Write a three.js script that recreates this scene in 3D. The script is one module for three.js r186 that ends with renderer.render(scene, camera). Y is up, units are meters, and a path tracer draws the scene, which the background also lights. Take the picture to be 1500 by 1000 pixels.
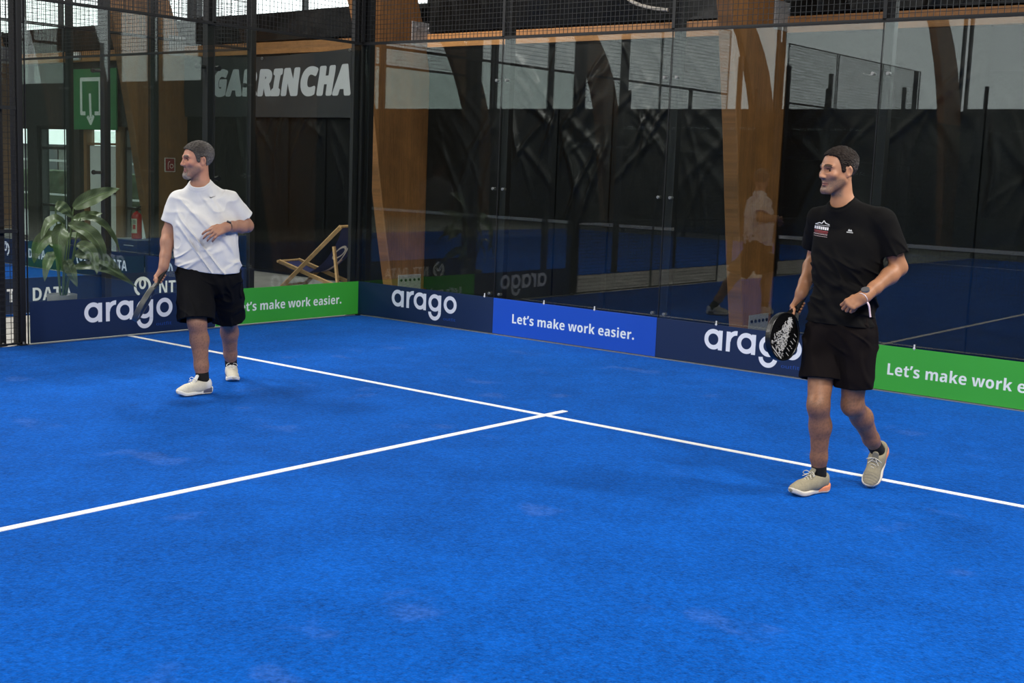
import * as THREE from 'three';
import { mergeGeometries } from 'three/addons/utils/BufferGeometryUtils.js';
import { RoundedBoxGeometry } from 'three/addons/geometries/RoundedBoxGeometry.js';
import { RectAreaLightUniformsLib } from 'three/addons/lights/RectAreaLightUniformsLib.js';

// ------------------------------------------------------------------ camera, sky, exposure
const scene = new THREE.Scene();
const camera = new THREE.PerspectiveCamera(2 * Math.atan(500 / 1843.43) * 180 / Math.PI, 1.5, 0.05, 400);
{
  const yaw = -0.67686, pit = -0.13724, rol = 0.03769;
  const F = new THREE.Vector3(Math.sin(yaw) * Math.cos(pit), Math.sin(pit), -Math.cos(yaw) * Math.cos(pit));
  const R = new THREE.Vector3(Math.cos(yaw), 0, Math.sin(yaw));
  const U = new THREE.Vector3().crossVectors(R, F);
  camera.position.set(10.281, 1.7218, 9.978);
  camera.up.copy(R).multiplyScalar(-Math.sin(rol)).addScaledVector(U, Math.cos(rol));
  camera.lookAt(camera.position.clone().add(F));
}
const renderer = new THREE.WebGLRenderer({ antialias: true });
renderer.toneMapping = THREE.LinearToneMapping;
renderer.toneMappingExposure = 1.0;
renderer.shadowMap.enabled = true;
RectAreaLightUniformsLib.init();
const SKY = 2.6;                                   // even overcast daylight outside the hall
scene.background = new THREE.Color().setRGB(0.93 * SKY, 0.99 * SKY, 1.0 * SKY);
const LED_RADIANCE = 190;                           // hanging court lamps, see ledLamp()
const LED_COLOR = new THREE.Color().setRGB(1.0, 0.97, 0.92);

// ------------------------------------------------------------------ helpers
const V = (x, y, z) => new THREE.Vector3(x, y, z);
function rng(seed) { let s = seed >>> 0; return () => { s = (s + 0x6d2b79f5) | 0; let t = Math.imul(s ^ (s >>> 15), 1 | s); t = (t + Math.imul(t ^ (t >>> 7), 61 | t)) ^ t; return ((t ^ (t >>> 14)) >>> 0) / 4294967296; }; }
const used = new Map();
function numbered(name) { const n = used.get(name) || 0; used.set(name, n + 1); return n ? `${name}_${String(n).padStart(3, '0')}` : name; }
function shade(o) { o.traverse((c) => { if (c.isMesh) { c.castShadow = true; c.receiveShadow = true; } }); return o; }
function tag(o, label, category, group) { o.userData.label = label; o.userData.category = category; if (group) o.userData.group = group; return o; }
function thing(name, label, category, [x, y, z] = [0, 0, 0], turn = 0, group) {
  const o = new THREE.Group(); o.name = numbered(name); o.position.set(x, y, z); o.rotation.y = turn; scene.add(o); return tag(o, label, category, group);
}
function part(name, geo, mat, parent, label) { const m = new THREE.Mesh(Array.isArray(geo) ? merge(geo) : geo, mat); m.name = name; parent.add(m); if (label) m.userData.label = label; return shade(m); }
function single(name, label, category, geo, mat, group) { const m = new THREE.Mesh(Array.isArray(geo) ? merge(geo) : geo, mat); m.name = numbered(name); scene.add(m); tag(m, label, category, group); return shade(m); }
function struct(name, geo, mat, label) { const m = new THREE.Mesh(Array.isArray(geo) ? merge(geo) : geo, mat); m.name = numbered(name); m.userData.kind = 'structure'; if (label) m.userData.label = label; scene.add(m); return shade(m); }
function merge(list) {
  const gs = list.map((g) => { let h = g.index ? g.toNonIndexed() : g; for (const k of Object.keys(h.attributes)) if (!['position', 'normal', 'uv'].includes(k)) h.deleteAttribute(k); return h; });
  return mergeGeometries(gs, false);
}
// box with uv in metres
function box(w, h, d, x = 0, y = 0, z = 0) {
  const g = new THREE.BoxGeometry(w, h, d), uv = g.attributes.uv, n = g.attributes.normal;
  for (let i = 0; i < uv.count; i++) {
    const ax = Math.abs(n.getX(i)) > 0.5 ? [d, h] : Math.abs(n.getY(i)) > 0.5 ? [w, d] : [w, h];
    uv.setXY(i, uv.getX(i) * ax[0], uv.getY(i) * ax[1]);
  }
  return g.translate(x, y, z);
}
const rbox = (w, h, d, r, x = 0, y = 0, z = 0, seg = 2) => new RoundedBoxGeometry(w, h, d, seg, r).translate(x, y, z);
function bar(a, b, w, h = w) {                        // square bar from a to b
  const A = V(...a), B = V(...b), L = A.distanceTo(B), g = box(w, h, L);
  const q = new THREE.Quaternion().setFromUnitVectors(V(0, 0, 1), B.clone().sub(A).normalize());
  return g.applyQuaternion(q).translate((A.x + B.x) / 2, (A.y + B.y) / 2, (A.z + B.z) / 2);
}
function rod(a, b, r, seg = 10, r2 = r) {
  const A = V(...a), B = V(...b), L = A.distanceTo(B), g = new THREE.CylinderGeometry(r2, r, L, seg);
  const q = new THREE.Quaternion().setFromUnitVectors(V(0, 1, 0), B.clone().sub(A).normalize());
  return g.applyQuaternion(q).translate((A.x + B.x) / 2, (A.y + B.y) / 2, (A.z + B.z) / 2);
}
const tube = (pts, r, seg = 24, rs = 8, closed = false) => new THREE.TubeGeometry(new THREE.CatmullRomCurve3(pts.map((p) => V(...p)), closed), seg, r, rs, closed);
function extrude(pts, depth, bevel = 0, seg = 1) {
  const s = new THREE.Shape(pts.map((p) => new THREE.Vector2(p[0], p[1])));
  return new THREE.ExtrudeGeometry(s, { depth, bevelEnabled: bevel > 0, bevelThickness: bevel, bevelSize: bevel, bevelOffset: -bevel, bevelSegments: seg, curveSegments: 12 });
}
// tileable value noise
function lattice(seed, n) { const r = rng(seed), a = new Float32Array(n * n); for (let i = 0; i < a.length; i++) a[i] = r(); return a; }
const LAT = lattice(7, 256);
function vnoise(x, y, px, py = px, off = 0) {         // periodic in px, py
  const xi = Math.floor(x), yi = Math.floor(y), fx = x - xi, fy = y - yi, u = fx * fx * (3 - 2 * fx), v = fy * fy * (3 - 2 * fy);
  const at = (i, j) => LAT[((((j % py) + py) % py + off * 37) & 255) * 256 + ((((i % px) + px) % px + off * 91) & 255)];
  const a = at(xi, yi), b = at(xi + 1, yi), c = at(xi, yi + 1), d = at(xi + 1, yi + 1);
  return a + (b - a) * u + (c - a) * v + (a - b - c + d) * u * v;
}
function fbm(x, y, p, oct = 4, off = 0) { let s = 0, a = 0.5, t = 0; for (let o = 0; o < oct; o++) { s += a * vnoise(x, y, p, p, off + o); t += a; x *= 2; y *= 2; p *= 2; a *= 0.5; } return s / t; }
function tex(n, fn, { srgb = true, rep = 1, m = n } = {}) {       // fn(u,v) in 0..1 gives linear-ish 0..1 rgb or grey
  const d = new Uint8Array(n * m * 4);
  for (let j = 0; j < m; j++) for (let i = 0; i < n; i++) {
    let c = fn(i / n, j / m); if (typeof c === 'number') c = [c, c, c];
    const o = (j * n + i) * 4; for (let k = 0; k < 3; k++) d[o + k] = Math.max(0, Math.min(255, Math.round(c[k] * 255))); d[o + 3] = 255;
  }
  const t = new THREE.DataTexture(d, n, m, THREE.RGBAFormat); t.wrapS = t.wrapT = THREE.RepeatWrapping; t.magFilter = THREE.LinearFilter;
  if (srgb) t.colorSpace = THREE.SRGBColorSpace; t.repeat.set(rep, rep); t.needsUpdate = true; return t;
}
const toS = (c) => c <= 0.0031308 ? c * 12.92 : 1.055 * Math.pow(c, 1 / 2.4) - 0.055;
const std = (o) => new THREE.MeshStandardMaterial(o);
const hexm = (hex, rough = 0.6, extra = {}) => std({ color: hex, roughness: rough, ...extra });
const smooth = (a, b, x) => { const t = Math.max(0, Math.min(1, (x - a) / (b - a))); return t * t * (3 - 2 * t); };
const mixn = (a, b, t) => a + (b - a) * t;

// ------------------------------------------------------------------ materials
const turfTex = tex(2048, (u, v) => {                 // one tile is 5 m: fibres, tufts, brushed streaks, patches of drifted sand
  const f = vnoise(u * 900, v * 900, 900, 900, 1), g = vnoise(u * 330, v * 330, 330, 330, 2), c = fbm(u * 26, v * 26, 26, 4, 3), b = fbm(u * 7, v * 7, 7, 3, 5);
  
  const k = 0.80 + 0.34 * (f - 0.5) + 0.34 * (g - 0.5) + 0.26 * (c - 0.5) + 0.20 * (b - 0.5);
  const sandN = fbm(u * 13 + 3, v * 13, 13, 4, 9), sand = smooth(0.70, 0.86, sandN) * (0.25 + 0.75 * g) * 0.5;
  const l = [0.0016 * k, 0.100 * k, 0.50 * k];
  return [toS(mixn(l[0], 0.10, sand * 0.55)), toS(mixn(l[1], 0.20, sand * 0.45)), toS(mixn(l[2], 0.50, sand * 0.4))];
}, { rep: 1 / 5 });
const turfBump = tex(1024, (u, v) => 0.5 * vnoise(u * 512, v * 512, 512, 512, 1) + 0.5 * vnoise(u * 250, v * 250, 250, 250, 6), { srgb: false, rep: 1 / 2.5 });
const M = {};
M.turf = new THREE.MeshPhysicalMaterial({ map: turfTex, roughness: 0.95, specularIntensity: 0.1, sheen: 0.35, sheenRoughness: 0.5, sheenColor: new THREE.Color().setRGB(0.35, 0.55, 0.9), bumpMap: turfBump, bumpScale: 0.004 });
M.line = std({ color: 0xf4f4f0, roughness: 0.9, bumpMap: turfBump, bumpScale: 0.004 });
M.concrete = std({ map: tex(512, (u, v) => { const k = 0.58 + 0.16 * (fbm(u * 8, v * 8, 8, 5, 2) - 0.5) + 0.05 * (vnoise(u * 256, v * 256, 256, 256, 3) - 0.5); return [k, k * 0.985, k * 0.95]; }, { rep: 1 / 3 }), roughness: 0.75 });
M.steel = hexm(0x060607, 0.55);
M.steelSoft = hexm(0x0c0d0e, 0.55);
M.wire = hexm(0x0c0d0f, 0.5);
M.chrome = std({ color: 0x8f908e, metalness: 0.9, roughness: 0.42 });
M.galv = std({ map: tex(256, (u, v) => { const k = 0.62 + 0.25 * (fbm(u * 14, v * 14, 14, 3, 4) - 0.5); return [k, k, k * 1.01]; }, { rep: 3 }), metalness: 0.35, roughness: 0.5 });
M.glass = new THREE.MeshPhysicalMaterial({ color: 0xf2f6f4, transmission: 1, thickness: 0, roughness: 0, ior: 1.5 });
M.gasket = hexm(0x0b0b0c, 0.6);
M.alu = std({ color: 0x9a9d9e, metalness: 0.6, roughness: 0.45 });
const woodTex = (r, g, b, seed, rep) => tex(512, (u, v) => {      // laminated softwood: lamellae along u, fine grain, knots
  const lam = Math.floor(v * 12), wob = fbm(u * 4, v * 6, 4, 3, seed) * 0.35, grain = vnoise(u * 6 + lam * 3.7, (v + wob * 0.05) * 190, 190, 190, seed + lam % 5);
  const fine = vnoise(u * 60, v * 400, 60, 400, seed + 3), tone = 0.86 + 0.10 * (LAT[(lam * 13 + seed * 7) & 255] - 0.5) + 0.14 * (grain - 0.5) + 0.12 * (fine - 0.5) + 0.16 * (fbm(u * 9, v * 9, 9, 4, seed + 6) - 0.5);
  const joint = Math.abs(v * 12 - lam - 0.5) > 0.485 ? 0.90 : 1, k = tone * joint;
  return [r * k, g * k, b * k * (0.96 + 0.08 * grain)];
}, { rep });
M.glulam = std({ map: woodTex(0.57, 0.385, 0.205, 2, 1 / 1.2), roughness: 0.62 });
M.rail = std({ map: woodTex(0.74, 0.51, 0.29, 5, 1 / 0.9), roughness: 0.6 });
M.deckWood = std({ map: woodTex(0.82, 0.66, 0.46, 4, 3), roughness: 0.55 });
M.doorWood = hexm(0x7b5a3a, 0.6);
M.tarp = new THREE.MeshPhysicalMaterial({ color: 0x050606, roughness: 0.42, specularIntensity: 0.5, side: THREE.DoubleSide, bumpMap: tex(256, (u, v) => 0.5 * fbm(u * 20, v * 20, 20, 4, 8) + 0.25 * (Math.sin(u * 256 * Math.PI) + Math.sin(v * 256 * Math.PI)) * 0.2, { srgb: false, rep: 1 }), bumpScale: 0.004 });
M.darkPanel = hexm(0x24262a, 0.55);
M.wallDark = hexm(0x16181a, 0.8);
M.wallPale = hexm(0x9b9c98, 0.85);
M.roof = std({ map: woodTex(0.36, 0.31, 0.26, 7, 1 / 2), roughness: 0.8 });
M.frameDark = hexm(0x1d2022, 0.5);
M.frameWhite = hexm(0xd8dad8, 0.5);

// canvas print: fn(ctx, w, h) drawn at ppm pixels per metre
function print(w, h, ppm, fn, rough = 0.5) {
  const c = document.createElement('canvas'); c.width = Math.round(w * ppm); c.height = Math.round(h * ppm);
  const x = c.getContext('2d'); x.scale(ppm, ppm); fn(x, w, h);
  const t = new THREE.CanvasTexture(c); t.colorSpace = THREE.SRGBColorSpace; t.magFilter = THREE.LinearFilter;
  return std({ map: t, roughness: rough });
}
function fitText(x, text, font, left, right, base, height) {       // text stretched between left and right, cap height given
  x.save(); x.font = font.replace('SIZE', '1'); x.font = font.replace('SIZE', '100'); const w = x.measureText(text).width, cap = 71;
  x.translate(left, base); x.scale((right - left) / w, height / cap); x.fillText(text, 0, 0); x.restore();
}
const FONT_B = 'bold SIZEpx sans-serif';
// round single-line lettering of the banners, drawn with arcs: bowl radius r, stroke s
function aragoWord(x, left, right, base, xh, ink) {
  x.save(); x.translate(left, base); const u = xh / 2, s = xh * 0.225, total = 10.36, kx = (right - left) / (total * u); x.scale(kx, 1);
  x.strokeStyle = ink; x.lineWidth = s; x.lineCap = 'butt'; const R = u - s / 2;
  const ring = (cx) => { x.beginPath(); x.arc(cx, -u, R, 0, 7); x.stroke(); };
  const stem = (cx, y0, y1) => { x.beginPath(); x.moveTo(cx, y0); x.lineTo(cx, y1); x.stroke(); };
  let c = u; ring(c); stem(c + R, -1.92 * u, 0);                                       // a
  let e = 2.42 * u + s / 2; stem(e, -1.92 * u, 0); x.beginPath(); x.arc(e + 0.9 * u, -0.98 * u, 0.86 * u, Math.PI, Math.PI * 1.52); x.stroke();   // r
  c = 4.6 * u; ring(c); stem(c + R, -1.92 * u, 0);                                    // a
  c = 6.97 * u; ring(c); stem(c + R, -1.92 * u, 0.02 * u); x.beginPath(); x.arc(c, 0.02 * u, R, 0, Math.PI * 0.98); x.stroke();                  // g
  c = 9.36 * u; ring(c); x.restore();
}
// ------------------------------------------------------------------ the hall (x to the right along the back wall, z towards the photographer)
const XL = -26, XR = 13.6, ZB = -2.7, ZF = 22.7, EAVE = 7.3, BAYS = [-22.52, -17.27, -12.02, -6.77, -1.52, 3.73, 8.98], T = 0.25;
struct('floor', box(XR - XL + 1, 0.3, ZF - ZB + 1, (XL + XR) / 2, -0.165, (ZF + ZB) / 2), M.concrete);
struct('ceiling', [box(XR - XL + 1, 0.25, ZF - ZB + 1, (XL + XR) / 2, EAVE + 0.9, (ZF + ZB) / 2)], M.roof);
// back wall behind the tarpaulins: solid from the floor to the clerestory sill, open to the street at the left entrance bay
{
  const w = [], zc = ZB - T / 2, seg = (x0, x1, y0, y1) => w.push(box(x1 - x0, y1 - y0, T, (x0 + x1) / 2, (y0 + y1) / 2, zc));
  seg(-6.85, 6.4, -0.015, 3.8); seg(6.4, XR, -0.015, 2.85); seg(XL, -14.4, -0.015, 3.8); seg(-14.4, -6.85, 2.16, 3.8);
  seg(-14.4, -14.1, -0.015, 2.16); seg(-11.62, -11.3, -0.015, 2.16); seg(-10.13, -9.9, -0.015, 2.16); seg(-7.62, -6.85, -0.015, 2.16);
  seg(XL, XR, EAVE - 0.2, EAVE + 0.9);
  struct('wall_back', w, M.wallDark);
  const f = [], zf = ZF + T / 2, sf = (x0, x1, y0, y1) => f.push(box(x1 - x0, y1 - y0, T, (x0 + x1) / 2, (y0 + y1) / 2, zf));
  sf(XL, XR, -0.015, 3.57); sf(XL, XR, EAVE - 0.2, EAVE + 0.9);
  struct('wall_front', f, M.wallDark);
  struct('wall_left', box(T, EAVE + 0.9, ZF - ZB + 0.5, XL - T / 2, EAVE / 2 + 0.435, (ZF + ZB) / 2), M.wallPale);
  struct('wall_right', box(T, EAVE + 0.9, ZF - ZB + 0.5, XR + T / 2, EAVE / 2 + 0.435, (ZF + ZB) / 2), M.wallDark);
}
// clerestory windows between the frames, both long sides
function clerestory(x0, x1, y0, y1, z, mull) {
  const g = new THREE.Group(); g.name = numbered('window'); g.userData.kind = 'structure'; scene.add(g);
  const w = x1 - x0, h = y1 - y0;
  part('window_frame', [box(w, 0.07, 0.12, (x0 + x1) / 2, y0 + 0.035, z), box(w, 0.07, 0.12, (x0 + x1) / 2, y1 - 0.035, z), box(0.07, h, 0.12, x0 + 0.035, (y0 + y1) / 2, z), box(0.07, h, 0.12, x1 - 0.035, (y0 + y1) / 2, z)], M.frameDark, g);
  const n = Math.max(1, Math.round(w / mull)), step = (w - 0.14) / n;
  for (let i = 1; i < n; i++) part('mullion', box(0.05, h - 0.14, 0.09, x0 + 0.07 + i * step, (y0 + y1) / 2, z), M.frameDark, g);
  for (let i = 0; i < n; i++) part('pane', new THREE.PlaneGeometry(step - 0.05, h - 0.14).translate(x0 + 0.07 + (i + 0.5) * step, (y0 + y1) / 2, z), M.glass, g);
}
const edges = [XL, ...BAYS, XR];
for (let i = 0; i < edges.length - 1; i++) {
  const a = edges[i] + 0.05, b = edges[i + 1] - 0.05;
  if (edges[i] < -23) continue;
  if (a < 6.4 && b > 6.4) { clerestory(6.45, b, 2.85, EAVE - 0.2, ZB - T / 2, 1.3); clerestory(a, 6.4, 3.8, EAVE - 0.2, ZB - T / 2, 1.4); }
  else clerestory(a, b, a > 6 ? 2.85 : 3.8, EAVE - 0.2, ZB - T / 2, 1.3);
}
for (let i = 0; i < edges.length - 1; i++) clerestory(edges[i] + 0.05, edges[i + 1] - 0.05, 3.57, EAVE - 0.2, ZF + T / 2, 5.4);

// glued-laminated portal frames: tapered legs that curve into the rafters
{
  const leg = [[-2.03, -0.01], [-1.86, 0.8], [-1.73, 1.5], [-1.63, 2.1], [-1.53, 2.6], [-1.41, 3.2], [-1.30, 3.6], [-1.10, 4.1], [-0.86, 4.6], [-0.37, 5.4], [0.3, 6.1], [1.2, 6.6], [2.6, 6.95], [4.5, 7.1]];
  const back = [[ZB + 0.01, -0.01], [ZB + 0.01, 2.4], [-2.62, 3.0], [-2.50, 3.5], [-2.30, 4.05], [-2.06, 4.6], [-1.72, 5.1], [-1.36, 5.5], [-0.75, 6.1], [0.2, 6.8], [1.6, 7.5], [3.2, 7.9]];
  const flip = (l) => l.map(([z, y]) => [20 - z, y]);
  const prof = [...leg, [10, 7.2], ...flip(leg).reverse(), ...flip(back), [10, 8.05], ...back.slice().reverse()];
  const g = extrude(prof, 0.15, 0.012).rotateY(-Math.PI / 2).translate(0.075, 0, 0);
  const uv = g.attributes.uv, p = g.attributes.position;
  for (let i = 0; i < uv.count; i++) uv.setXY(i, p.getY(i), p.getZ(i) * (p.getY(i) < 5 ? 1 : 1));
  const proto = new THREE.Group();
  part('timber_beam', g, M.glulam, proto);
  const plate = part('steel_plate', rbox(0.012, 0.30, 0.42, 0.004, 0.088, 3.42, ZB + 0.23), M.galv, proto, 'pale galvanised connection plate near the rail');
  for (let k = 0; k < 4; k++) part('bolt', rod([0.09, 3.33 + (k % 2) * 0.17, ZB + 0.12 + (k >> 1) * 0.22], [0.108, 3.33 + (k % 2) * 0.17, ZB + 0.12 + (k >> 1) * 0.22], 0.016, 8), M.galv, plate);
  const foot = part('base_plate', rbox(0.012, 0.24, 0.44, 0.004, 0.088, 0.12, ZB + 0.36), M.galv, proto, 'pale galvanised foot plate with a row of bolts');
  for (let k = 0; k < 5; k++) part('bolt', rod([0.09, 0.17, ZB + 0.19 + k * 0.085], [0.108, 0.17, ZB + 0.19 + k * 0.085], 0.017, 8), M.steel, foot);
  const say = { '-6.77': 'laminated timber portal frame between entrance door and lettered black banner, red sign on its side', '-1.52': 'laminated timber portal frame standing behind the glass corner of the court', '3.73': 'laminated timber portal frame behind third navy banner of the back wall', '8.98': 'laminated timber portal frame furthest right along the hall wall', '-12.02': 'laminated timber portal frame left of the street windows', '-17.27': 'laminated timber portal frame over the far left end of the hall', '-22.52': 'laminated timber portal frame nearest the left end wall' };
  for (const x of BAYS) { const o = x === BAYS[0] ? proto : proto.clone(); o.name = numbered('portal_frame'); o.position.set(x, 0, 0); scene.add(o); tag(o, say[x], 'timber frame', 'laminated timber portal frames'); }
}
// timber rail that runs along the wall from frame to frame
[[-12.02, -6.77, 'timber rail above the green exit panel and the street windows'], [-6.77, -1.52, 'timber rail above the lettered banner behind the court corner'], [-1.52, 3.73, 'timber rail above the black tarpaulins between the two nearer frames'], [3.73, 6.42, 'short timber rail at the right behind the man in black'], [-17.27, -12.02, 'timber rail at the far left of the hall wall']].forEach(([a, b, l]) =>
  single('timber_rail', l, 'rail', box(b - a - 0.17, 0.17, 0.10, (a + b) / 2, 3.345, ZB + 0.09), M.rail, 'timber rails along the hall wall'));

// ------------------------------------------------------------------ black tarpaulins
function sheet(w, h, nx, ny, depth) {                 // hanging sheet, origin at its upper left corner, depth(u, v) in metres
  const g = new THREE.PlaneGeometry(w, h, nx, ny), p = g.attributes.position, uv = g.attributes.uv;
  for (let i = 0; i < p.count; i++) { const u = uv.getX(i), v = 1 - uv.getY(i); p.setXYZ(i, u * w, -v * h, depth(u, v)); uv.setXY(i, u * w, -v * h); }
  g.computeVertexNormals(); return g;
}
function drape(seed, w, h, amp, swag) {               // hung vinyl: a few long sharp creases that fan out from the upper corners, and soft bulges
  const r = rng(seed), cr = [];
  for (let k = 0; k < 15; k++) { const left = r() < 0.5; cr.push({ x: left ? -0.15 * r() : w + 0.15 * r(), y: -0.3 + r() * h * 0.45, a: (left ? 0 : Math.PI) + (left ? 1 : -1) * (0.35 + r() * 0.95), b: (left ? -1 : 1) * (0.1 + r() * 0.5), wd: 0.022 + r() * 0.04, s: 0.4 + r() * 0.8, l0: 0.15 + r() * 0.5, l1: 0.5 + r() * 1.3 }); }
  const o = r() * 40;
  return (u, v) => {
    const x = u * w, y = v * h, edge = smooth(0, 0.10, u) * smooth(0, 0.10, 1 - u) * smooth(0, 0.03, v) * smooth(0, 0.06, 1 - v); let d = 0;
    for (const c of cr) { const px = x - c.x, py = y - c.y, t = px * Math.cos(c.a) + py * Math.sin(c.a), n = -px * Math.sin(c.a) + py * Math.cos(c.a) + c.b * t * t * 0.5 + 0.04 * (fbm(x * 3 + o, y * 3, 128, 2, 7) - 0.5); d += c.s * Math.exp(-((n / c.wd) ** 2)) * smooth(c.l0 - 0.2, c.l0, t) * smooth(c.l0 + c.l1, c.l0 + c.l1 * 0.4, t); }
    return amp * edge * (0.75 * d + 1.6 * (fbm(x * 0.9 + o, y * 0.7, 64, 2, 3) - 0.5) + 0.55 * (fbm(x * 4 + o, y * 2.4 + o, 128, 3, 5) - 0.5));
  };
}
const tarpX = [[-6.66, -5.55], [-5.53, -4.21], [-4.19, -3.41], [-3.39, -1.63], [-1.41, -0.13], [-0.11, 0.77], [0.79, 1.58], [1.60, 2.42], [2.44, 3.60], [3.84, 4.93], [4.95, 5.98], [6.0, 6.98], [7.0, 8.86], [9.12, 10.5], [10.52, 11.9], [11.92, 13.4]];
const tarpSay = ['first black tarpaulin strip right of the red sign on the timber frame', 'black tarpaulin strip behind the man in white', 'black tarpaulin strip under the letters right of the man in white', 'black tarpaulin strip behind the folding deck chair', 'black tarpaulin strip right beside the timber frame at the court corner', 'black tarpaulin strip with deep swags behind the blue banner, left', 'black tarpaulin strip with slanting creases behind the middle of the blue banner', 'black tarpaulin strip behind the right end of the blue banner', 'black tarpaulin strip left of the timber frame near the man in black', 'black tarpaulin strip directly behind the man in black', 'black tarpaulin strip right of the man in black', 'black tarpaulin strip above the green banner at the right', 'black tarpaulin strip at the far right edge', 'first black tarpaulin strip beyond the right edge, seen only mirrored', 'middle black tarpaulin strip beyond the right edge, seen only mirrored', 'last black tarpaulin strip beyond the right edge, seen only mirrored'];
tarpX.forEach(([a, b], i) => {
  const top = i < 4 ? 3.27 : i > 10 ? 2.85 : 3.27, h = top - (i < 4 ? 0.07 : 0.05);
  const o = thing('tarpaulin', tarpSay[i], 'tarpaulin', [a, top, ZB + 0.10], 0, 'black tarpaulins on the hall wall');
  const g = sheet(b - a, h, 56, 110, drape(20 + i, b - a, h, i > 4 && i < 8 ? 0.028 : 0.015, 1));
  part('cloth', g, M.tarp, o);
  part('hem', box(b - a, 0.03, 0.012, (b - a) / 2, -0.012, 0.004), M.gasket, o);
});
// gathered tarpaulins over the rail
[[-12.0, -6.88, 3.86, 'gathered black tarpaulin over the rail at the left, below the white windows'], [-6.66, -1.63, 3.86, 'gathered black tarpaulin above the lettered banner'], [-1.41, 3.62, 4.9, 'tall black tarpaulin above the rail behind the blue banner'], [3.84, 6.4, 4.9, 'black tarpaulin above the rail at upper right'], [-17.15, -12.15, 3.86, 'gathered black tarpaulin over the rail at the far left edge']].forEach(([a, b, top, l], i) => {
  const h = top - 3.46, w = b - a, d0 = drape(70 + i, w, h * 2, 0.055, 0.12);
  const g = sheet(w, h, 150, 40, (u, v) => 0.03 + d0(u, v * 0.5 + 0.2) * 1.1 + (i === 2 ? 0.10 * Math.sin(Math.PI * v) * Math.sin(Math.PI * Math.min(1, u * 1.15)) : 0));
  const o = thing('tarpaulin_valance', l, 'tarpaulin', [a, top, ZB + 0.10], 0, 'gathered black tarpaulins over the rail');
  part('cloth', g, M.tarp, o);
  part('hem', box(w, 0.035, 0.014, w / 2, -h + 0.01, 0.012), M.gasket, o);
});
// pale rope sagging over the tall tarpaulin
single('sagging_rope', 'pale sagging rope hanging in an arc over the upper tarpaulin', 'rope', tube([[1.55, 4.5, ZB + 0.38], [1.70, 3.95, ZB + 0.38], [1.92, 3.68, ZB + 0.37], [2.18, 3.58, ZB + 0.36], [2.44, 3.54, ZB + 0.34]], 0.022, 30, 6), hexm(0xb9b2a6, 0.6));

// lettered banner
{
  const W = 4.3, H = 0.96, x0 = -6.62;
  const paper = print(W - 0.5, H, 260, (x, w, h) => {
    x.fillStyle = '#2b2c2d'; x.fillRect(0, 0, w, h); x.fillStyle = '#c9cbcb'; x.strokeStyle = '#c9cbcb'; x.lineJoin = 'round';
    x.transform(1, 0, -0.16, 1, 0.08, 0);
    const word = 'GARRINCHA', l = 0.68, r = 3.80, base = 0.622, cap = 0.375; x.font = 'bold 100px sans-serif';
    const ws = [...word].map((c) => x.measureText(c).width + 5), total = ws.reduce((p, q) => p + q, 0); let at = 3;
    for (let k = 0; k < word.length; k++) { x.save(); x.translate(l + at * (r - l) / total, base); x.scale((r - l) / total, cap / 71); x.lineWidth = 12; x.fillText(word[k], 0, 0); x.strokeText(word[k], 0, 0); x.restore(); at += ws[k]; }
  }, 0.55);
  paper.side = THREE.DoubleSide;
  const o = thing('lettered_banner', 'dark grey banner with large pale slanted capital letters on the hall wall', 'banner', [x0, 3.29, ZB + 0.17]);
  const g = new THREE.PlaneGeometry(W - 0.5, H, 90, 24), p = g.attributes.position, uv = g.attributes.uv;
  for (let i = 0; i < p.count; i++) { const u = uv.getX(i), v = 1 - uv.getY(i); p.setXYZ(i, u * (W - 0.5), -v * H - (v < 0.5 ? (0.07 * Math.sin(Math.PI * u) * (1 - 2 * v)) : 0), 0.015 * Math.sin(u * 19 + v * 3) * (1 - v * 0.5) + 0.02 * fbm(u * 9, v * 3, 64, 3, 2)); }
  g.computeVertexNormals();
  part('cloth', g, paper, o);
  for (const u of [0.02, 1.9, 3.78]) part('eyelet', new THREE.TorusGeometry(0.018, 0.006, 6, 14).translate(u, -0.03 - 0.07 * Math.sin(Math.PI * u / 3.8), 0.03), M.chrome, o);
}

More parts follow.
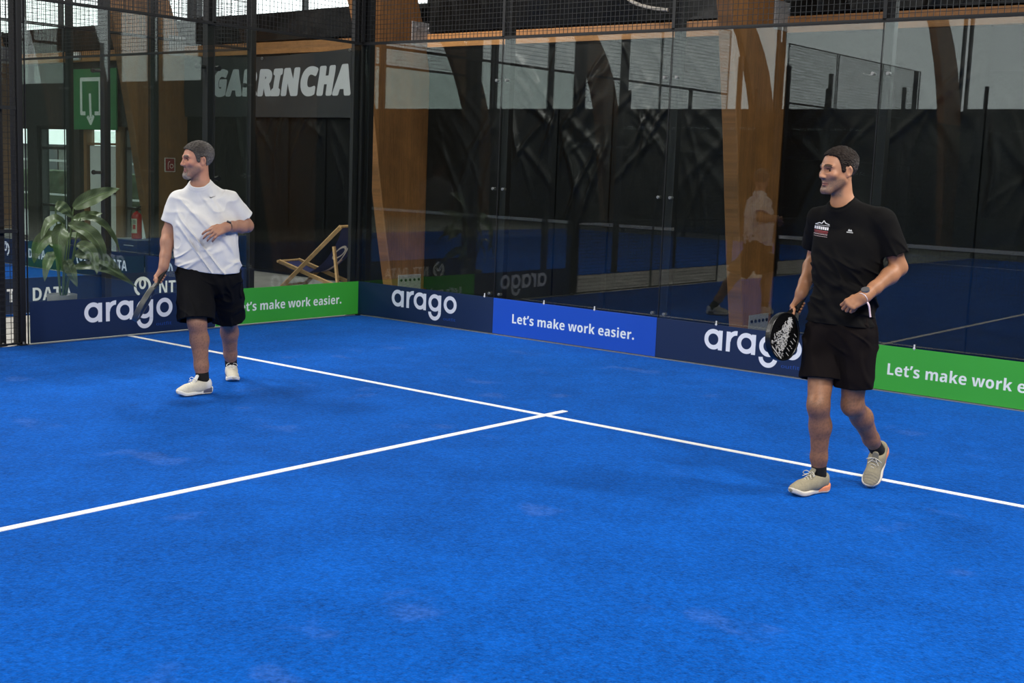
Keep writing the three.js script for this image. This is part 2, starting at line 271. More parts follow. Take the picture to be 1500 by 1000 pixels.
// ------------------------------------------------------------------ entrance bay at the left
{
  const zc = ZB - T / 2;
  const win = (x0, x1, rails) => {
    const g = new THREE.Group(); g.name = numbered('window'); g.userData.kind = 'structure'; scene.add(g);
    const y0 = 0.02, y1 = 2.16, w = x1 - x0;
    part('window_frame', [box(w, 0.06, 0.1, (x0 + x1) / 2, y1 - 0.03, zc), box(w, 0.1, 0.1, (x0 + x1) / 2, y0 + 0.05, zc), box(0.05, y1 - y0, 0.1, x0 + 0.025, 1.08, zc), box(0.05, y1 - y0, 0.1, x1 - 0.025, 1.08, zc)], M.frameDark, g);
    for (const y of rails) part('glazing_bar', box(w - 0.1, 0.045, 0.08, (x0 + x1) / 2, y, zc), M.frameDark, g);
    part('pane', new THREE.PlaneGeometry(w - 0.1, y1 - y0 - 0.16).translate((x0 + x1) / 2, 1.1, zc), M.glass, g);
  };
  win(-8.62, -7.62, [1.80, 0.78]); win(-11.3, -10.13, [1.76, 0.72]); win(-14.1, -11.62, [1.0]);
  const d = new THREE.Group(); d.name = numbered('door'); d.userData.kind = 'structure'; scene.add(d);
  part('door_leaf', [rbox(0.90, 1.82, 0.05, 0.008, -9.25, 0.92, zc + 0.02)], M.frameWhite, d);
  part('door_light', [box(0.84, 0.2, 0.02, -9.25, 1.98, zc)], M.glass, d);
  part('door_frame', [box(0.09, 2.16, 0.16, -9.76, 1.08, zc + 0.02), box(0.14, 2.16, 0.2, -8.70, 1.08, zc + 0.04), box(1.1, 0.05, 0.14, -9.25, 2.13, zc + 0.02), box(1.0, 0.04, 0.12, -9.25, 1.86, zc + 0.02)], M.doorWood, d);
  part('door_handle', [rbox(0.16, 0.03, 0.05, 0.01, -8.9, 1.02, zc + 0.09), rod([-8.84, 1.02, zc + 0.04], [-8.84, 1.02, zc + 0.09], 0.012)], M.steel, d);
  // green exit panel
  const sign = print(1.28, 1.02, 300, (x, w, h) => {
    x.fillStyle = '#2f7d49'; x.fillRect(0, 0, w, h); x.strokeStyle = '#eef2ea'; x.lineWidth = 0.066; x.lineJoin = 'round';
    x.beginPath(); x.moveTo(0.36, 0.75); x.lineTo(0.23, 0.75); x.lineTo(0.23, 0.17); x.lineTo(0.80, 0.17); x.lineTo(0.80, 0.75); x.lineTo(0.64, 0.75); x.stroke();
    x.beginPath(); x.moveTo(0.50, 0.41); x.lineTo(0.52, 0.84); x.stroke(); x.beginPath(); x.moveTo(0.42, 0.80); x.lineTo(0.52, 0.92); x.lineTo(0.61, 0.79); x.stroke();
  }, 0.45);
  const s = thing('exit_panel', 'green panel with white doorway outline and down arrow above the door', 'sign', [-9.3, 2.62, ZB + 0.06]);
  part('board', rbox(1.30, 1.04, 0.03, 0.008), hexm(0x2f7d49, 0.5), s);
  part('print', new THREE.PlaneGeometry(1.28, 1.02).translate(0, 0, 0.0165), sign, s);
  const l = thing('emergency_lamp', 'small white emergency light box on the rail above the exit panel', 'lamp', [-9.76, 3.35, ZB + 0.17]);
  part('housing', rbox(0.34, 0.14, 0.07, 0.02), hexm(0xe8e8e6, 0.4), l); part('lens', rbox(0.30, 0.05, 0.02, 0.008, 0, -0.035, 0.036), hexm(0xcfd4d6, 0.2), l);
  const fs = thing('hose_sign', 'small red and white fire point sign on the side of the timber frame', 'sign', [-6.678, 1.56, -2.28], Math.PI / 2);
  part('plate', rbox(0.20, 0.22, 0.008, 0.003), hexm(0xd9d9d5, 0.5), fs);
  part('print', new THREE.PlaneGeometry(0.17, 0.20).translate(0, 0, 0.0048), print(0.17, 0.2, 700, (x, w, h) => { x.fillStyle = '#8e1f22'; x.fillRect(0, 0, w, h); x.strokeStyle = '#eee3dd'; x.lineWidth = 0.012; x.beginPath(); x.moveTo(0.05, 0.17); x.lineTo(0.05, 0.09); x.quadraticCurveTo(0.06, 0.04, 0.085, 0.05); x.stroke(); x.beginPath(); x.arc(0.115, 0.12, 0.03, 0, 7); x.stroke(); }), fs);
}
// fire extinguisher on a low stand
{
  const st = thing('low_cabinet', 'low dark cabinet with pale edge under the fire extinguisher', 'cabinet', [-6.47, 0, -1.5]);
  part('carcass', rbox(0.5, 0.40, 0.30, 0.01, 0, 0.20, 0), hexm(0x26292e, 0.5), st);
  part('top', rbox(0.53, 0.02, 0.33, 0.005, 0, 0.41, 0), hexm(0x8d9092, 0.4), st);
  part('handle', rbox(0.24, 0.015, 0.02, 0.005, 0.05, 0.32, 0.16), hexm(0xb5b8ba, 0.4), st);
  const e = thing('fire_extinguisher', 'red fire extinguisher with pale label standing on the low cabinet', 'fire extinguisher', [-6.41, 0.42, -1.48]);
  const prof = [[0, 0], [0.07, 0], [0.078, 0.01], [0.078, 0.33], [0.07, 0.37], [0.045, 0.40], [0.022, 0.41], [0.022, 0.44], [0, 0.44]].map((p) => new THREE.Vector2(...p));
  part('cylinder', new THREE.LatheGeometry(prof, 28), hexm(0xa3161b, 0.3), e);
  part('label', new THREE.CylinderGeometry(0.0795, 0.0795, 0.22, 28, 1, true, -1.0, 2.0).translate(0, 0.20, 0), print(0.16, 0.22, 500, (x, w, h) => { x.fillStyle = '#b9c4b4'; x.fillRect(0, 0, w, h); x.fillStyle = '#2c6a3a'; x.fillRect(0.015, 0.02, 0.05, 0.17); x.fillStyle = '#a3161b'; x.fillRect(0.09, 0.09, 0.05, 0.07); x.fillStyle = '#333'; for (let k = 0; k < 7; k++) x.fillRect(0.085, 0.02 + k * 0.009, 0.06, 0.004); }), e);
  part('valve', [rbox(0.05, 0.05, 0.05, 0.01, 0, 0.45, 0), bar([0, 0.47, 0], [0.10, 0.50, 0.0], 0.018), bar([0, 0.45, 0], [0.10, 0.455, 0.0], 0.014)], M.steel, e);
  part('hose', tube([[-0.02, 0.45, 0], [-0.08, 0.44, 0.02], [-0.105, 0.34, 0.03], [-0.095, 0.2, 0.03], [-0.09, 0.1, 0.03]], 0.011, 20, 8), M.gasket, e);
}
// the street outside the entrance bay
struct('street', box(110, 0.1, 60, -30, -0.08, -33.2), hexm(0x7f8183, 0.9));
{
  const h = thing('office_building', 'long pale grey building across the street, seen through the entrance windows', 'building', [-46, 0, -26]);
  part('wall', box(50, 1.95, 6, 0, 0.95, -3), hexm(0x70736f, 0.9), h);
  part('roof', box(50.4, 0.10, 6.4, 0, 1.97, -3), hexm(0x3c3f42, 0.8), h);
  for (let k = 0; k < 13; k++) { const f = part('window', box(2.2, 1.1, 0.08, -21 + k * 3.4, 1.25, 0.02), hexm(0x2b3338, 0.3), h); part('sill', box(2.3, 0.06, 0.16, -21 + k * 3.4, 0.68, 0.06), M.frameWhite, f); }
  const fr = thing('street_fence', 'white rail fence beside the street outside the entrance windows', 'fence', [-22, 0, -9.5]);
  for (let k = 0; k < 8; k++) part('post', box(0.06, 1.5, 0.06, -7 + k * 2, 0.72, 0), M.frameWhite, fr);
  part('rail', box(14.2, 0.06, 0.05, 0, 1.44, 0), M.frameWhite, fr); part('rail', box(14.2, 0.05, 0.05, 0, 0.5, 0), M.frameWhite, fr);
  const hd = thing('hedge', 'dark clipped hedge behind the white rail fence outside', 'hedge', [-22, 0, -10.6]);
  const g = new THREE.BoxGeometry(15, 1.15, 0.9, 120, 12, 10), p = g.attributes.position; for (let i = 0; i < p.count; i++) { const n = fbm(p.getX(i) * 5 + p.getZ(i) * 3 + 40, p.getY(i) * 6 + 9, 128, 3, 4) - 0.5; p.setXYZ(i, p.getX(i), p.getY(i) * (1 + 0.12 * n) + 0.56, p.getZ(i) * (1 + 0.4 * n)); } g.computeVertexNormals();
  part('foliage', g, std({ map: tex(256, (u, v) => { const k = vnoise(u * 64, v * 64, 64, 64, 3) * 0.7 + 0.3 * vnoise(u * 128, v * 128, 128, 128, 5); return [0.20 + 0.16 * k, 0.24 + 0.2 * k, 0.19 + 0.12 * k]; }, { rep: 2 }), roughness: 0.9 }), hd);
}
// ------------------------------------------------------------------ the courts
struct('turf', box(10.0, 0.014, 20, 5, -0.008, 10), M.turf, 'bright blue sanded artificial turf of the padel court');
struct('turf', box(10.0, 0.014, 20, -6.98, -0.008, 10), M.turf, 'blue artificial turf of the neighbouring court at the left');
single('court_line', 'long white service line running from the left wall behind both players', 'line', box(9.99, 0.004, 0.05, 5, 0.0005, 3.0135), M.line);
single('court_line', 'white centre line running towards the left foreground with a short overshoot', 'line', box(0.05, 0.0046, 14.4, 5.01, 0.0006, 2.776 + 7.2), M.line);
single('court_line', 'white service line of the far half of the court, seen only mirrored in the glass', 'line', box(9.99, 0.004, 0.05, 5, 0.0005, 16.98), M.line);
single('court_line', 'white service line on the neighbouring court at the left', 'line', box(9.99, 0.004, 0.05, -6.98, 0.0005, 3.0135), M.line);

const ord = ['first', 'second', 'third', 'fourth', 'fifth'];
function wireGeo(w, h) {                               // 5 cm welded mesh
  const g = []; for (let x = 0.05; x < w - 0.02; x += 0.05) g.push(new THREE.BoxGeometry(0.0042, h, 0.0042).translate(x, h / 2, 0));
  for (let y = 0.05; y < h - 0.02; y += 0.05) g.push(new THREE.BoxGeometry(w, 0.0042, 0.0042).translate(w / 2, y, 0.003));
  return merge(g);
}
const meshCache = new Map();
function meshPanel(label, pos, turn, w, h, rails, group) {
  const k = `${w}|${h}|${rails}`;
  if (!meshCache.has(k)) {
    const t = 0.016, f = [box(w, t, t, w / 2, t / 2, 0), box(w, t, t, w / 2, h - t / 2, 0), box(t, h, t, t / 2, h / 2, 0), box(t, h, t, w - t / 2, h / 2, 0)];
    meshCache.set(k, { f: merge(f), w: wireGeo(w, h), r: rails.map((y) => box(w - 0.06, 0.03, 0.03, w / 2, y, 0)) });
  }
  const c = meshCache.get(k), o = thing('mesh_panel', label, 'mesh panel', pos, turn, group);
  part('frame', c.f, M.wire, o); part('wire_mesh', c.w, M.wire, o).userData.kind = 'stuff';
  c.r.forEach((g) => part('rail', g, M.wire, o)); return o;
}
const paneGeo = new Map();
function glassPanel(label, pos, turn, w, h, group, bolts = true) {   // origin at the lower left corner, inner face towards +z
  const k = `${w}|${h}`; if (!paneGeo.has(k)) paneGeo.set(k, box(w - 0.008, h - 0.006, 0.012, w / 2, h / 2 + 0.002, -0.006));
  const o = thing('glass_panel', label, 'glass panel', pos, turn, group);
  part('pane', paneGeo.get(k), M.glass, o);
  part('edge_seal', [box(0.006, h, 0.014, 0.0, h / 2, -0.006), box(w, 0.012, 0.02, w / 2, h + 0.004, -0.006)], M.gasket, o);
  if (bolts) for (const bx of bolts === 'right' ? [w - 0.065] : [0.065, w - 0.065]) for (const by of [0.42, 1.5, 2.59]) part('bolt', boltGeo, M.chrome, o).position.set(bx, by, 0);
  return o;
}
const boltGeo = merge([new THREE.CylinderGeometry(0.013, 0.016, 0.008, 18).rotateX(Math.PI / 2).translate(0, 0, 0.005), new THREE.CylinderGeometry(0.006, 0.006, 0.004, 6).rotateX(Math.PI / 2).translate(0, 0, 0.011), new THREE.CylinderGeometry(0.014, 0.014, 0.03, 14).rotateX(Math.PI / 2).translate(0, 0, -0.027)]);
const clampGeo = (side) => merge([rbox(0.11, 0.035, 0.03, 0.01, side * 0.08, 0, 0), new THREE.CylinderGeometry(0.026, 0.026, 0.03, 14).rotateX(Math.PI / 2).translate(side * 0.125, 0, 0)]);
const clampL = clampGeo(-1), clampR = clampGeo(1);
function post(label, x, z, h, group, clamps = []) {
  const o = thing('steel_post', label, 'post', [x, 0, z], 0, group);
  part('column', rbox(0.08, h, 0.08, 0.006, 0, h / 2, 0), M.steel, o);
  const foot = part('foot_plate', rbox(0.15, 0.012, 0.07, 0.003, 0, 0.006, 0), M.steelSoft, o);
  for (const a of [-1, 1]) part('anchor_bolt', new THREE.CylinderGeometry(0.009, 0.009, 0.02, 8).translate(a * 0.06, 0.02, 0), M.galv, foot);
  for (const [y, s, t] of clamps) { const c = part('clamp', s < 0 ? clampL : clampR, M.steel, o); c.position.y = y; c.rotation.y = t; }
  return o;
}
const HP = Math.PI / 2, GB = 'glass panels of the back wall', GS = 'glass panels of the left side wall', PB = 'posts behind the back wall glass';
// our court: back wall
for (let i = 0; i < 5; i++) {
  glassPanel(`${ord[i]} glass panel of the back wall counted from the court corner`, [i * 2, 0, 0], 0, 2, 3, GB, i ? true : 'right');
  meshPanel(`${ord[i]} black wire mesh panel above the back wall glass counted from the corner`, [i * 2, 3.012, -0.01], 0, 2, 1, [], 'mesh panels above the back wall');
  if (i) post(`${ord[i - 1]} black post behind a joint of the back wall glass counted from the corner`, i * 2 + 0.03, -0.085, 4.02, PB);
}
const cp = thing('corner_post', 'thick black corner post where the two glass walls meet', 'post', [-0.05, 0, -0.05]);
part('column', [rbox(0.10, 4.02, 0.10, 0.006, 0, 2.01, 0), rbox(0.06, 4.02, 0.08, 0.006, 0.085, 2.01, -0.03)], M.steel, cp); part('column', rbox(0.05, 4.02, 0.08, 0.006, -0.02, 2.01, 0.10), M.steelSoft, cp); part('foot_plate', rbox(0.22, 0.012, 0.22, 0.003, 0, 0.006, 0), M.steelSoft, cp);
// our court: left side wall
glassPanel('glass panel of the left side wall next to the court corner', [0, 0, 2.02], HP, 2.02, 3, GS, false);
glassPanel('glass panel of the left side wall in front of the potted plant', [0, 0, 4.04], HP, 2.02, 3, GS, false);
meshPanel('black wire mesh panel above the side wall glass next to the corner', [-0.01, 3.012, 2.02], HP, 2.02, 1, [], 'mesh panels above the side wall');
meshPanel('black wire mesh panel above the side wall glass in front of the plant', [-0.01, 3.012, 4.04], HP, 2.02, 1, [], 'mesh panels above the side wall');
post('black post at the joint of the side wall glass behind the man in white', -0.09, 2.03, 4.02, null, [[2.59, 1, HP], [2.59, -1, HP], [1.5, 1, HP], [1.5, -1, HP]]);
post('black post between side wall glass and tall mesh at the left edge', -0.06, 4.09, 4.02, null);
post('second black post beside the tall mesh at the left edge', -0.10, 4.26, 4.02, null);
meshPanel('tall black wire mesh panel at the left edge of the photo', [-0.01, 0.01, 6.1], HP, 2.0, 4, [1.0, 2.06, 3.0], 'tall mesh panels of the left side wall');
meshPanel('tall black wire mesh panel next to the net, seen only mirrored', [-0.01, 0.01, 8.1], HP, 2.0, 4, [1.0, 2.06, 3.0], 'tall mesh panels of the left side wall');
// far half of our court, mirrored in the back wall glass
for (let i = 0; i < 5; i++) glassPanel(`${ord[i]} glass panel of the opposite end wall, seen only mirrored`, [(i + 1) * 2, 0, 20], Math.PI, 2, 3, 'glass panels of the opposite end', false);
for (let i = 0; i < 5; i++) post(`${ord[i]} black post of the opposite end wall, seen only mirrored`, i * 2.02, 20.1, 4, 'posts of the opposite end');
glassPanel('side wall glass panel of the far half, seen only mirrored', [0, 0, 20], HP, 2, 3, GS, false);
glassPanel('second side wall glass panel of the far half, seen only mirrored', [0, 0, 18], HP, 2, 3, GS, false);
for (const z of [10.1, 12.1, 14.1]) meshPanel(`tall wire mesh panel of the far half at ${z < 11 ? 'the net' : z < 13 ? 'its middle' : 'its glass'}, seen only mirrored`, [-0.01, 0.01, z + 1.95], HP, 1.95, 4, [1.0, 2.06, 3.0], 'tall mesh panels of the left side wall');
post('black post by the net, seen only mirrored', -0.08, 10.0, 4.02, null); post('black post of the far half beside its glass, seen only mirrored', -0.08, 16.0, 4.02, null);
single('base_trim', 'thin grey metal strip under the banners of the back wall', 'trim', box(10, 0.008, 0.012, 5, 0.004, 0.013), M.alu);
single('base_trim', 'thin grey metal strip under the banners of the left side wall', 'trim', box(0.012, 0.008, 4.04, 0.013, 0.004, 2.02), M.alu);

// net across the middle, just beside the photographer and mirrored in the glass
for (const [nx, l] of [[0, 'low net with white tape across our court, seen only mirrored in the glass'], [-11.98, 'low net with white tape across the neighbouring court, seen only mirrored']]) {
  const n = thing('net', l, 'net', [nx, 0, 10.02]);
  part('tape', rbox(9.9, 0.06, 0.012, 0.004, 5, 0.70, 0), M.line, n);
  const g = []; for (let x = 0.06; x < 9.95; x += 0.06) g.push(new THREE.BoxGeometry(0.003, 0.66, 0.003).translate(x, 0.36, 0)); for (let y = 0.05; y < 0.68; y += 0.06) g.push(new THREE.BoxGeometry(9.9, 0.003, 0.003).translate(5, y, 0));
  part('netting', merge(g), M.gasket, n).userData.kind = 'stuff';
  part('net_post', rod([0.05, 0, 0], [0.05, 0.75, 0], 0.03, 12), M.steel, n); part('net_post', rod([9.95, 0, 0], [9.95, 0.75, 0], 0.03, 12), M.steel, n);
}

// ------------------------------------------------------------------ banners
const PPM = 420, TAG = '#1c4fa8';
const navyPrint = (l, r) => print(2, 0.37, PPM, (x, w, h) => {
  x.fillStyle = '#06224a'; x.fillRect(0, 0, w, h); aragoWord(x, l, r, h - 0.142, 0.19, '#f4f6fa');
  x.fillStyle = TAG; fitText(x, 'outfit', 'SIZEpx sans-serif', r - 0.19, r - 0.01, h - 0.062, 0.032);
});
const phrasePrint = (bg, l, r) => print(2, 0.37, PPM, (x, w, h) => { x.fillStyle = bg; x.fillRect(0, 0, w, h); x.fillStyle = '#f6faf6'; fitText(x, 'Let’s make work easier.', FONT_B, l, r, h - 0.132, 0.094); });
function banner(label, pos, turn, w, mat, plain, ties) {
  const o = thing('court_banner', label, 'banner', pos, turn);
  part('board', rbox(w - 0.004, 0.37, 0.004, 0.0015, w / 2, 0.197, 0.002, 1), plain, o);
  part('print', new THREE.PlaneGeometry(w - 0.008, 0.366).translate(w / 2, 0.197, 0.0046), mat, o);
  for (const t of ties) part('zip_tie', [rbox(0.012, 0.045, 0.006, 0.002, t, 0.395, 0.004), rbox(0.018, 0.012, 0.012, 0.003, t, 0.385, 0.006)], hexm(0xdadada, 0.5), o);
  return o;
}
const navyB = hexm(0x06224a, 0.5), blueB = hexm(0x0a4ec0, 0.5), greenB = hexm(0x3cac36, 0.5);
banner('navy banner with white lettering in the court corner, on the back wall', [0.0, 0, 0.002], 0, 2, navyPrint(0.535, 1.50), navyB, [1.88]);
banner('bright blue banner with white slogan on the back wall', [2.0, 0, 0.002], 0, 2, phrasePrint('#0a4ec0', 0.245, 1.765), blueB, [0.66, 1.28]);
banner('navy banner with white lettering partly behind the racket of the man in black', [4.0, 0, 0.002], 0, 2, navyPrint(0.515, 1.485), navyB, [0.63]);
banner('green banner with white slogan at the right edge of the photo', [6.05, 0, 0.002], 0, 1.95, phrasePrint('#3cac36', 0.20, 1.72), greenB, [0.42]);
banner('last navy banner of the back wall, just outside the right edge of the photo', [8.0, 0, 0.002], 0, 2, navyPrint(0.52, 1.48), navyB, []);
banner('green banner with white slogan on the left side wall by the corner', [0.002, 0, 2.0], HP, 2, phrasePrint('#3cac36', 0.235, 1.745), greenB, []);
banner('navy banner with white lettering under the potted plant on the left side wall', [0.002, 0, 4.03], HP, 2.03, navyPrint(0.53, 1.49), navyB, []);

// ------------------------------------------------------------------ neighbouring court at the left
const NX = -1.98, GN = 'glass panels of the neighbouring court', PN = 'posts of the neighbouring court';
glassPanel('side glass of the neighbouring court directly behind the man in white', [NX, 0, 2.0], HP, 2, 3, GN, false);
glassPanel('side glass of the neighbouring court behind the potted plant', [NX, 0, 4.0], HP, 2, 3, GN, false);
for (let i = 0; i < 4; i++) glassPanel(`${ord[i]} end wall glass of the neighbouring court counted from the right`, [NX - (i + 1) * 2, 0, 0], 0, 2, 3, GN, false);
post('black corner post of the neighbouring court right of the man in white', NX - 0.005, -0.065, 4, PN, [[2.59, -1, 0], [1.5, -1, 0]]);
post('black post with clamps in front of the green exit panel', NX + 0.07, 2.0, 4, PN, [[2.59, -1, 0.9], [1.5, -1, 0.9]]);
post('black post in front of the red fire sign left of the man in white', NX - 2.0, -0.09, 4, PN, []);
post('black post left of the street window near the exit panel', NX - 4.0, -0.09, 4, PN, []);
post('black post of the neighbouring end wall at the left edge', NX - 6.0, -0.09, 4, PN, []);
post('black post of the neighbouring side wall at the far left edge', NX + 0.07, 4.0, 4, PN, []);
for (const [i, z] of [[0, 2.0], [1, 4.0]]) meshPanel(`${ord[i]} wire mesh panel above the side glass of the neighbouring court`, [NX, 3.012, z], HP, 2, 1, [], 'mesh panels of the neighbouring court');
for (let i = 0; i < 4; i++) meshPanel(`${ord[i]} wire mesh panel above the end glass of the neighbouring court from the right`, [NX - (i + 1) * 2, 3.012, 0], 0, 2, 1, [], 'mesh panels of the neighbouring court');
for (let i = 0; i < 5; i++) { glassPanel(`${ord[i]} far end glass of the neighbouring court, seen only mirrored`, [NX - i * 2, 0, 20], Math.PI, 2, 3, GN, false); post(`${ord[i]} far end post of the neighbouring court, seen only mirrored`, NX - i * 2, 20.1, 4, PN); }
for (const z of [6, 8, 12, 14, 16]) post(`black side post of the neighbouring court ${z} steps along, seen only mirrored`.replace(`${z} steps along`, { 6: 'before the net', 8: 'near the net', 12: 'past the net', 14: 'further past the net', 16: 'by its far glass' }[z]), NX, z, 4, PN);
glassPanel('far side glass of the neighbouring court, seen only mirrored', [NX, 0, 20], HP, 2, 3, GN, false);
const nttPrint = print(2, 0.37, 300, (x, w, h) => {
  x.fillStyle = '#0b1f3d'; x.fillRect(0, 0, w, h); x.fillStyle = x.strokeStyle = '#f1f3f5';
  x.lineWidth = 0.034; x.lineCap = 'round'; const cx = 0.50, cy = h - 0.21;
  x.beginPath(); x.arc(cx, cy, 0.098, Math.PI * 0.68, Math.PI * 2.32); x.stroke();
  x.lineWidth = 0.028; x.beginPath(); x.ellipse(cx, cy - 0.035, 0.035, 0.052, 0, 0, 7); x.stroke();
  fitText(x, 'NTT', FONT_B, 0.71, 1.05, h - 0.125, 0.14); fitText(x, 'DATA', FONT_B, 1.13, 1.61, h - 0.125, 0.14);
});
const nttB = hexm(0x0b1f3d, 0.5);
banner('dark banner with loop emblem on the neighbouring side wall, behind the potted plant', [NX + 0.012, 0, 4.0], HP, 2, nttPrint, nttB, []);
banner('dark banner with loop emblem on the neighbouring side wall, behind the man in white', [NX + 0.012, 0, 2.0], HP, 2, nttPrint, nttB, []);
banner('first dark emblem banner on the neighbouring end wall right of the plant', [NX - 4.1, 0, 0.004], 0, 2, nttPrint, nttB, []);
banner('dark emblem banner on the neighbouring end wall at the left edge', [NX - 6.12, 0, 0.004], 0, 2, nttPrint, nttB, []);
banner('dark emblem banner on the neighbouring end wall behind the man in white', [NX - 2.08, 0, 0.004], 0, 2, nttPrint, nttB, []);

// ------------------------------------------------------------------ hanging LED court lamps
function ledLamp(label, x, z, tilt = 0) {
  const o = thing('court_lamp', label, 'lamp', [x, 6.3, z], 0, 'hanging court lamps');
  part('housing', rbox(0.42, 0.07, 1.5, 0.015, 0, 0.05, 0), M.frameWhite, o).rotation.z = tilt;
  part('diffuser', box(0.36, 0.012, 1.42, 0, 0.012, 0), std({ color: 0xffffff, emissive: 0xfff6ea, emissiveIntensity: 4, roughness: 0.5 }), o).rotation.z = tilt;
  for (const s of [-0.6, 0.6]) part('hanger', rod([0, 0.08, s], [0, 1.9, s], 0.006, 6), M.steel, o);
  const l = new THREE.RectAreaLight(LED_COLOR, LED_RADIANCE, 0.36, 1.42); l.position.set(Math.sin(tilt) * 0.004, -0.004 * Math.cos(tilt), 0); l.lookAt(Math.sin(tilt) * 5, -Math.cos(tilt) * 5, 0); o.add(l);
}
[[-0.99, 'between the two courts'], [11.3, 'along the right side of the court']].forEach(([x, t]) => [0.6, 5, 9.4, 13.8, 18.2].forEach((z, i) => ledLamp(`${ord[i]} lamp from the back wall in the row ${t}`, x, z, x > 5 ? -0.45 : 0)));
[2.8, 9.4, 16].forEach((z, i) => ledLamp(`${ord[i]} lamp from the back wall in the row left of the neighbouring court`, -12.8, z));

// ------------------------------------------------------------------ folding deck chair behind the corner
{
  const o = thing('deck_chair', 'folding wooden deck chair with navy canvas seat and pale emblem', 'deck chair', [-2.28, 0, -1.5], 0.2);
  const W = 0.25;                                        // half width, along z
  const side = (pts, z) => bar([pts[0], pts[1], z], [pts[2], pts[3], z], 0.028, 0.05);
  for (const s of [-1, 1]) {
    part('long_rail', side([0.50, 0.88, -0.45, 0.02], s * W), M.deckWood, o);
    part('seat_rail', side([-0.52, 0.36, 0.52, 0.06], s * (W - 0.04)), M.deckWood, o);
    part('prop_strut', side([0.42, 0.76 - 0.14, 0.50, 0.06], s * (W + 0.035)), M.deckWood, o);
  }
  part('top_bar', rod([0.50, 0.88, -W - 0.02], [0.50, 0.88, W + 0.02], 0.018), M.deckWood, o);
  part('front_bar', rod([-0.52, 0.36, -W], [-0.52, 0.36, W], 0.018), M.deckWood, o);
  part('foot_bar', rod([-0.42, 0.05, -W], [-0.42, 0.05, W], 0.015), M.deckWood, o);
  const c = new THREE.CatmullRomCurve3([V(0.51, 0.885, 0), V(0.42, 0.66, 0), V(0.22, 0.40, 0), V(-0.04, 0.24, 0), V(-0.30, 0.26, 0), V(-0.53, 0.365, 0)]);
  const g = new THREE.PlaneGeometry(1, 1, 40, 10), p = g.attributes.position, uv = g.attributes.uv;
  for (let i = 0; i < p.count; i++) { const q = c.getPoint(uv.getX(i)), s = uv.getY(i) - 0.5; p.setXYZ(i, q.x, q.y - 0.02 * (0.25 - s * s), s * 0.46); }
  g.computeVertexNormals();
  const cm = print(1.2, 0.46, 300, (x, w, h) => {
    x.fillStyle = '#232a58'; x.fillRect(0, 0, w, h); x.strokeStyle = '#e6dcd8'; x.lineWidth = 0.03; x.beginPath(); x.ellipse(0.36, 0.20, 0.07, 0.10, 0.2, 0, 7); x.stroke();
    x.beginPath(); x.moveTo(0.30, 0.32); x.quadraticCurveTo(0.55, 0.40, 0.72, 0.30); x.stroke(); x.fillStyle = '#c9a9a6'; x.fillRect(0.46, 0.36, 0.34, 0.05);
  }, 0.8); cm.side = THREE.DoubleSide;
  part('canvas', g, cm, o);
}
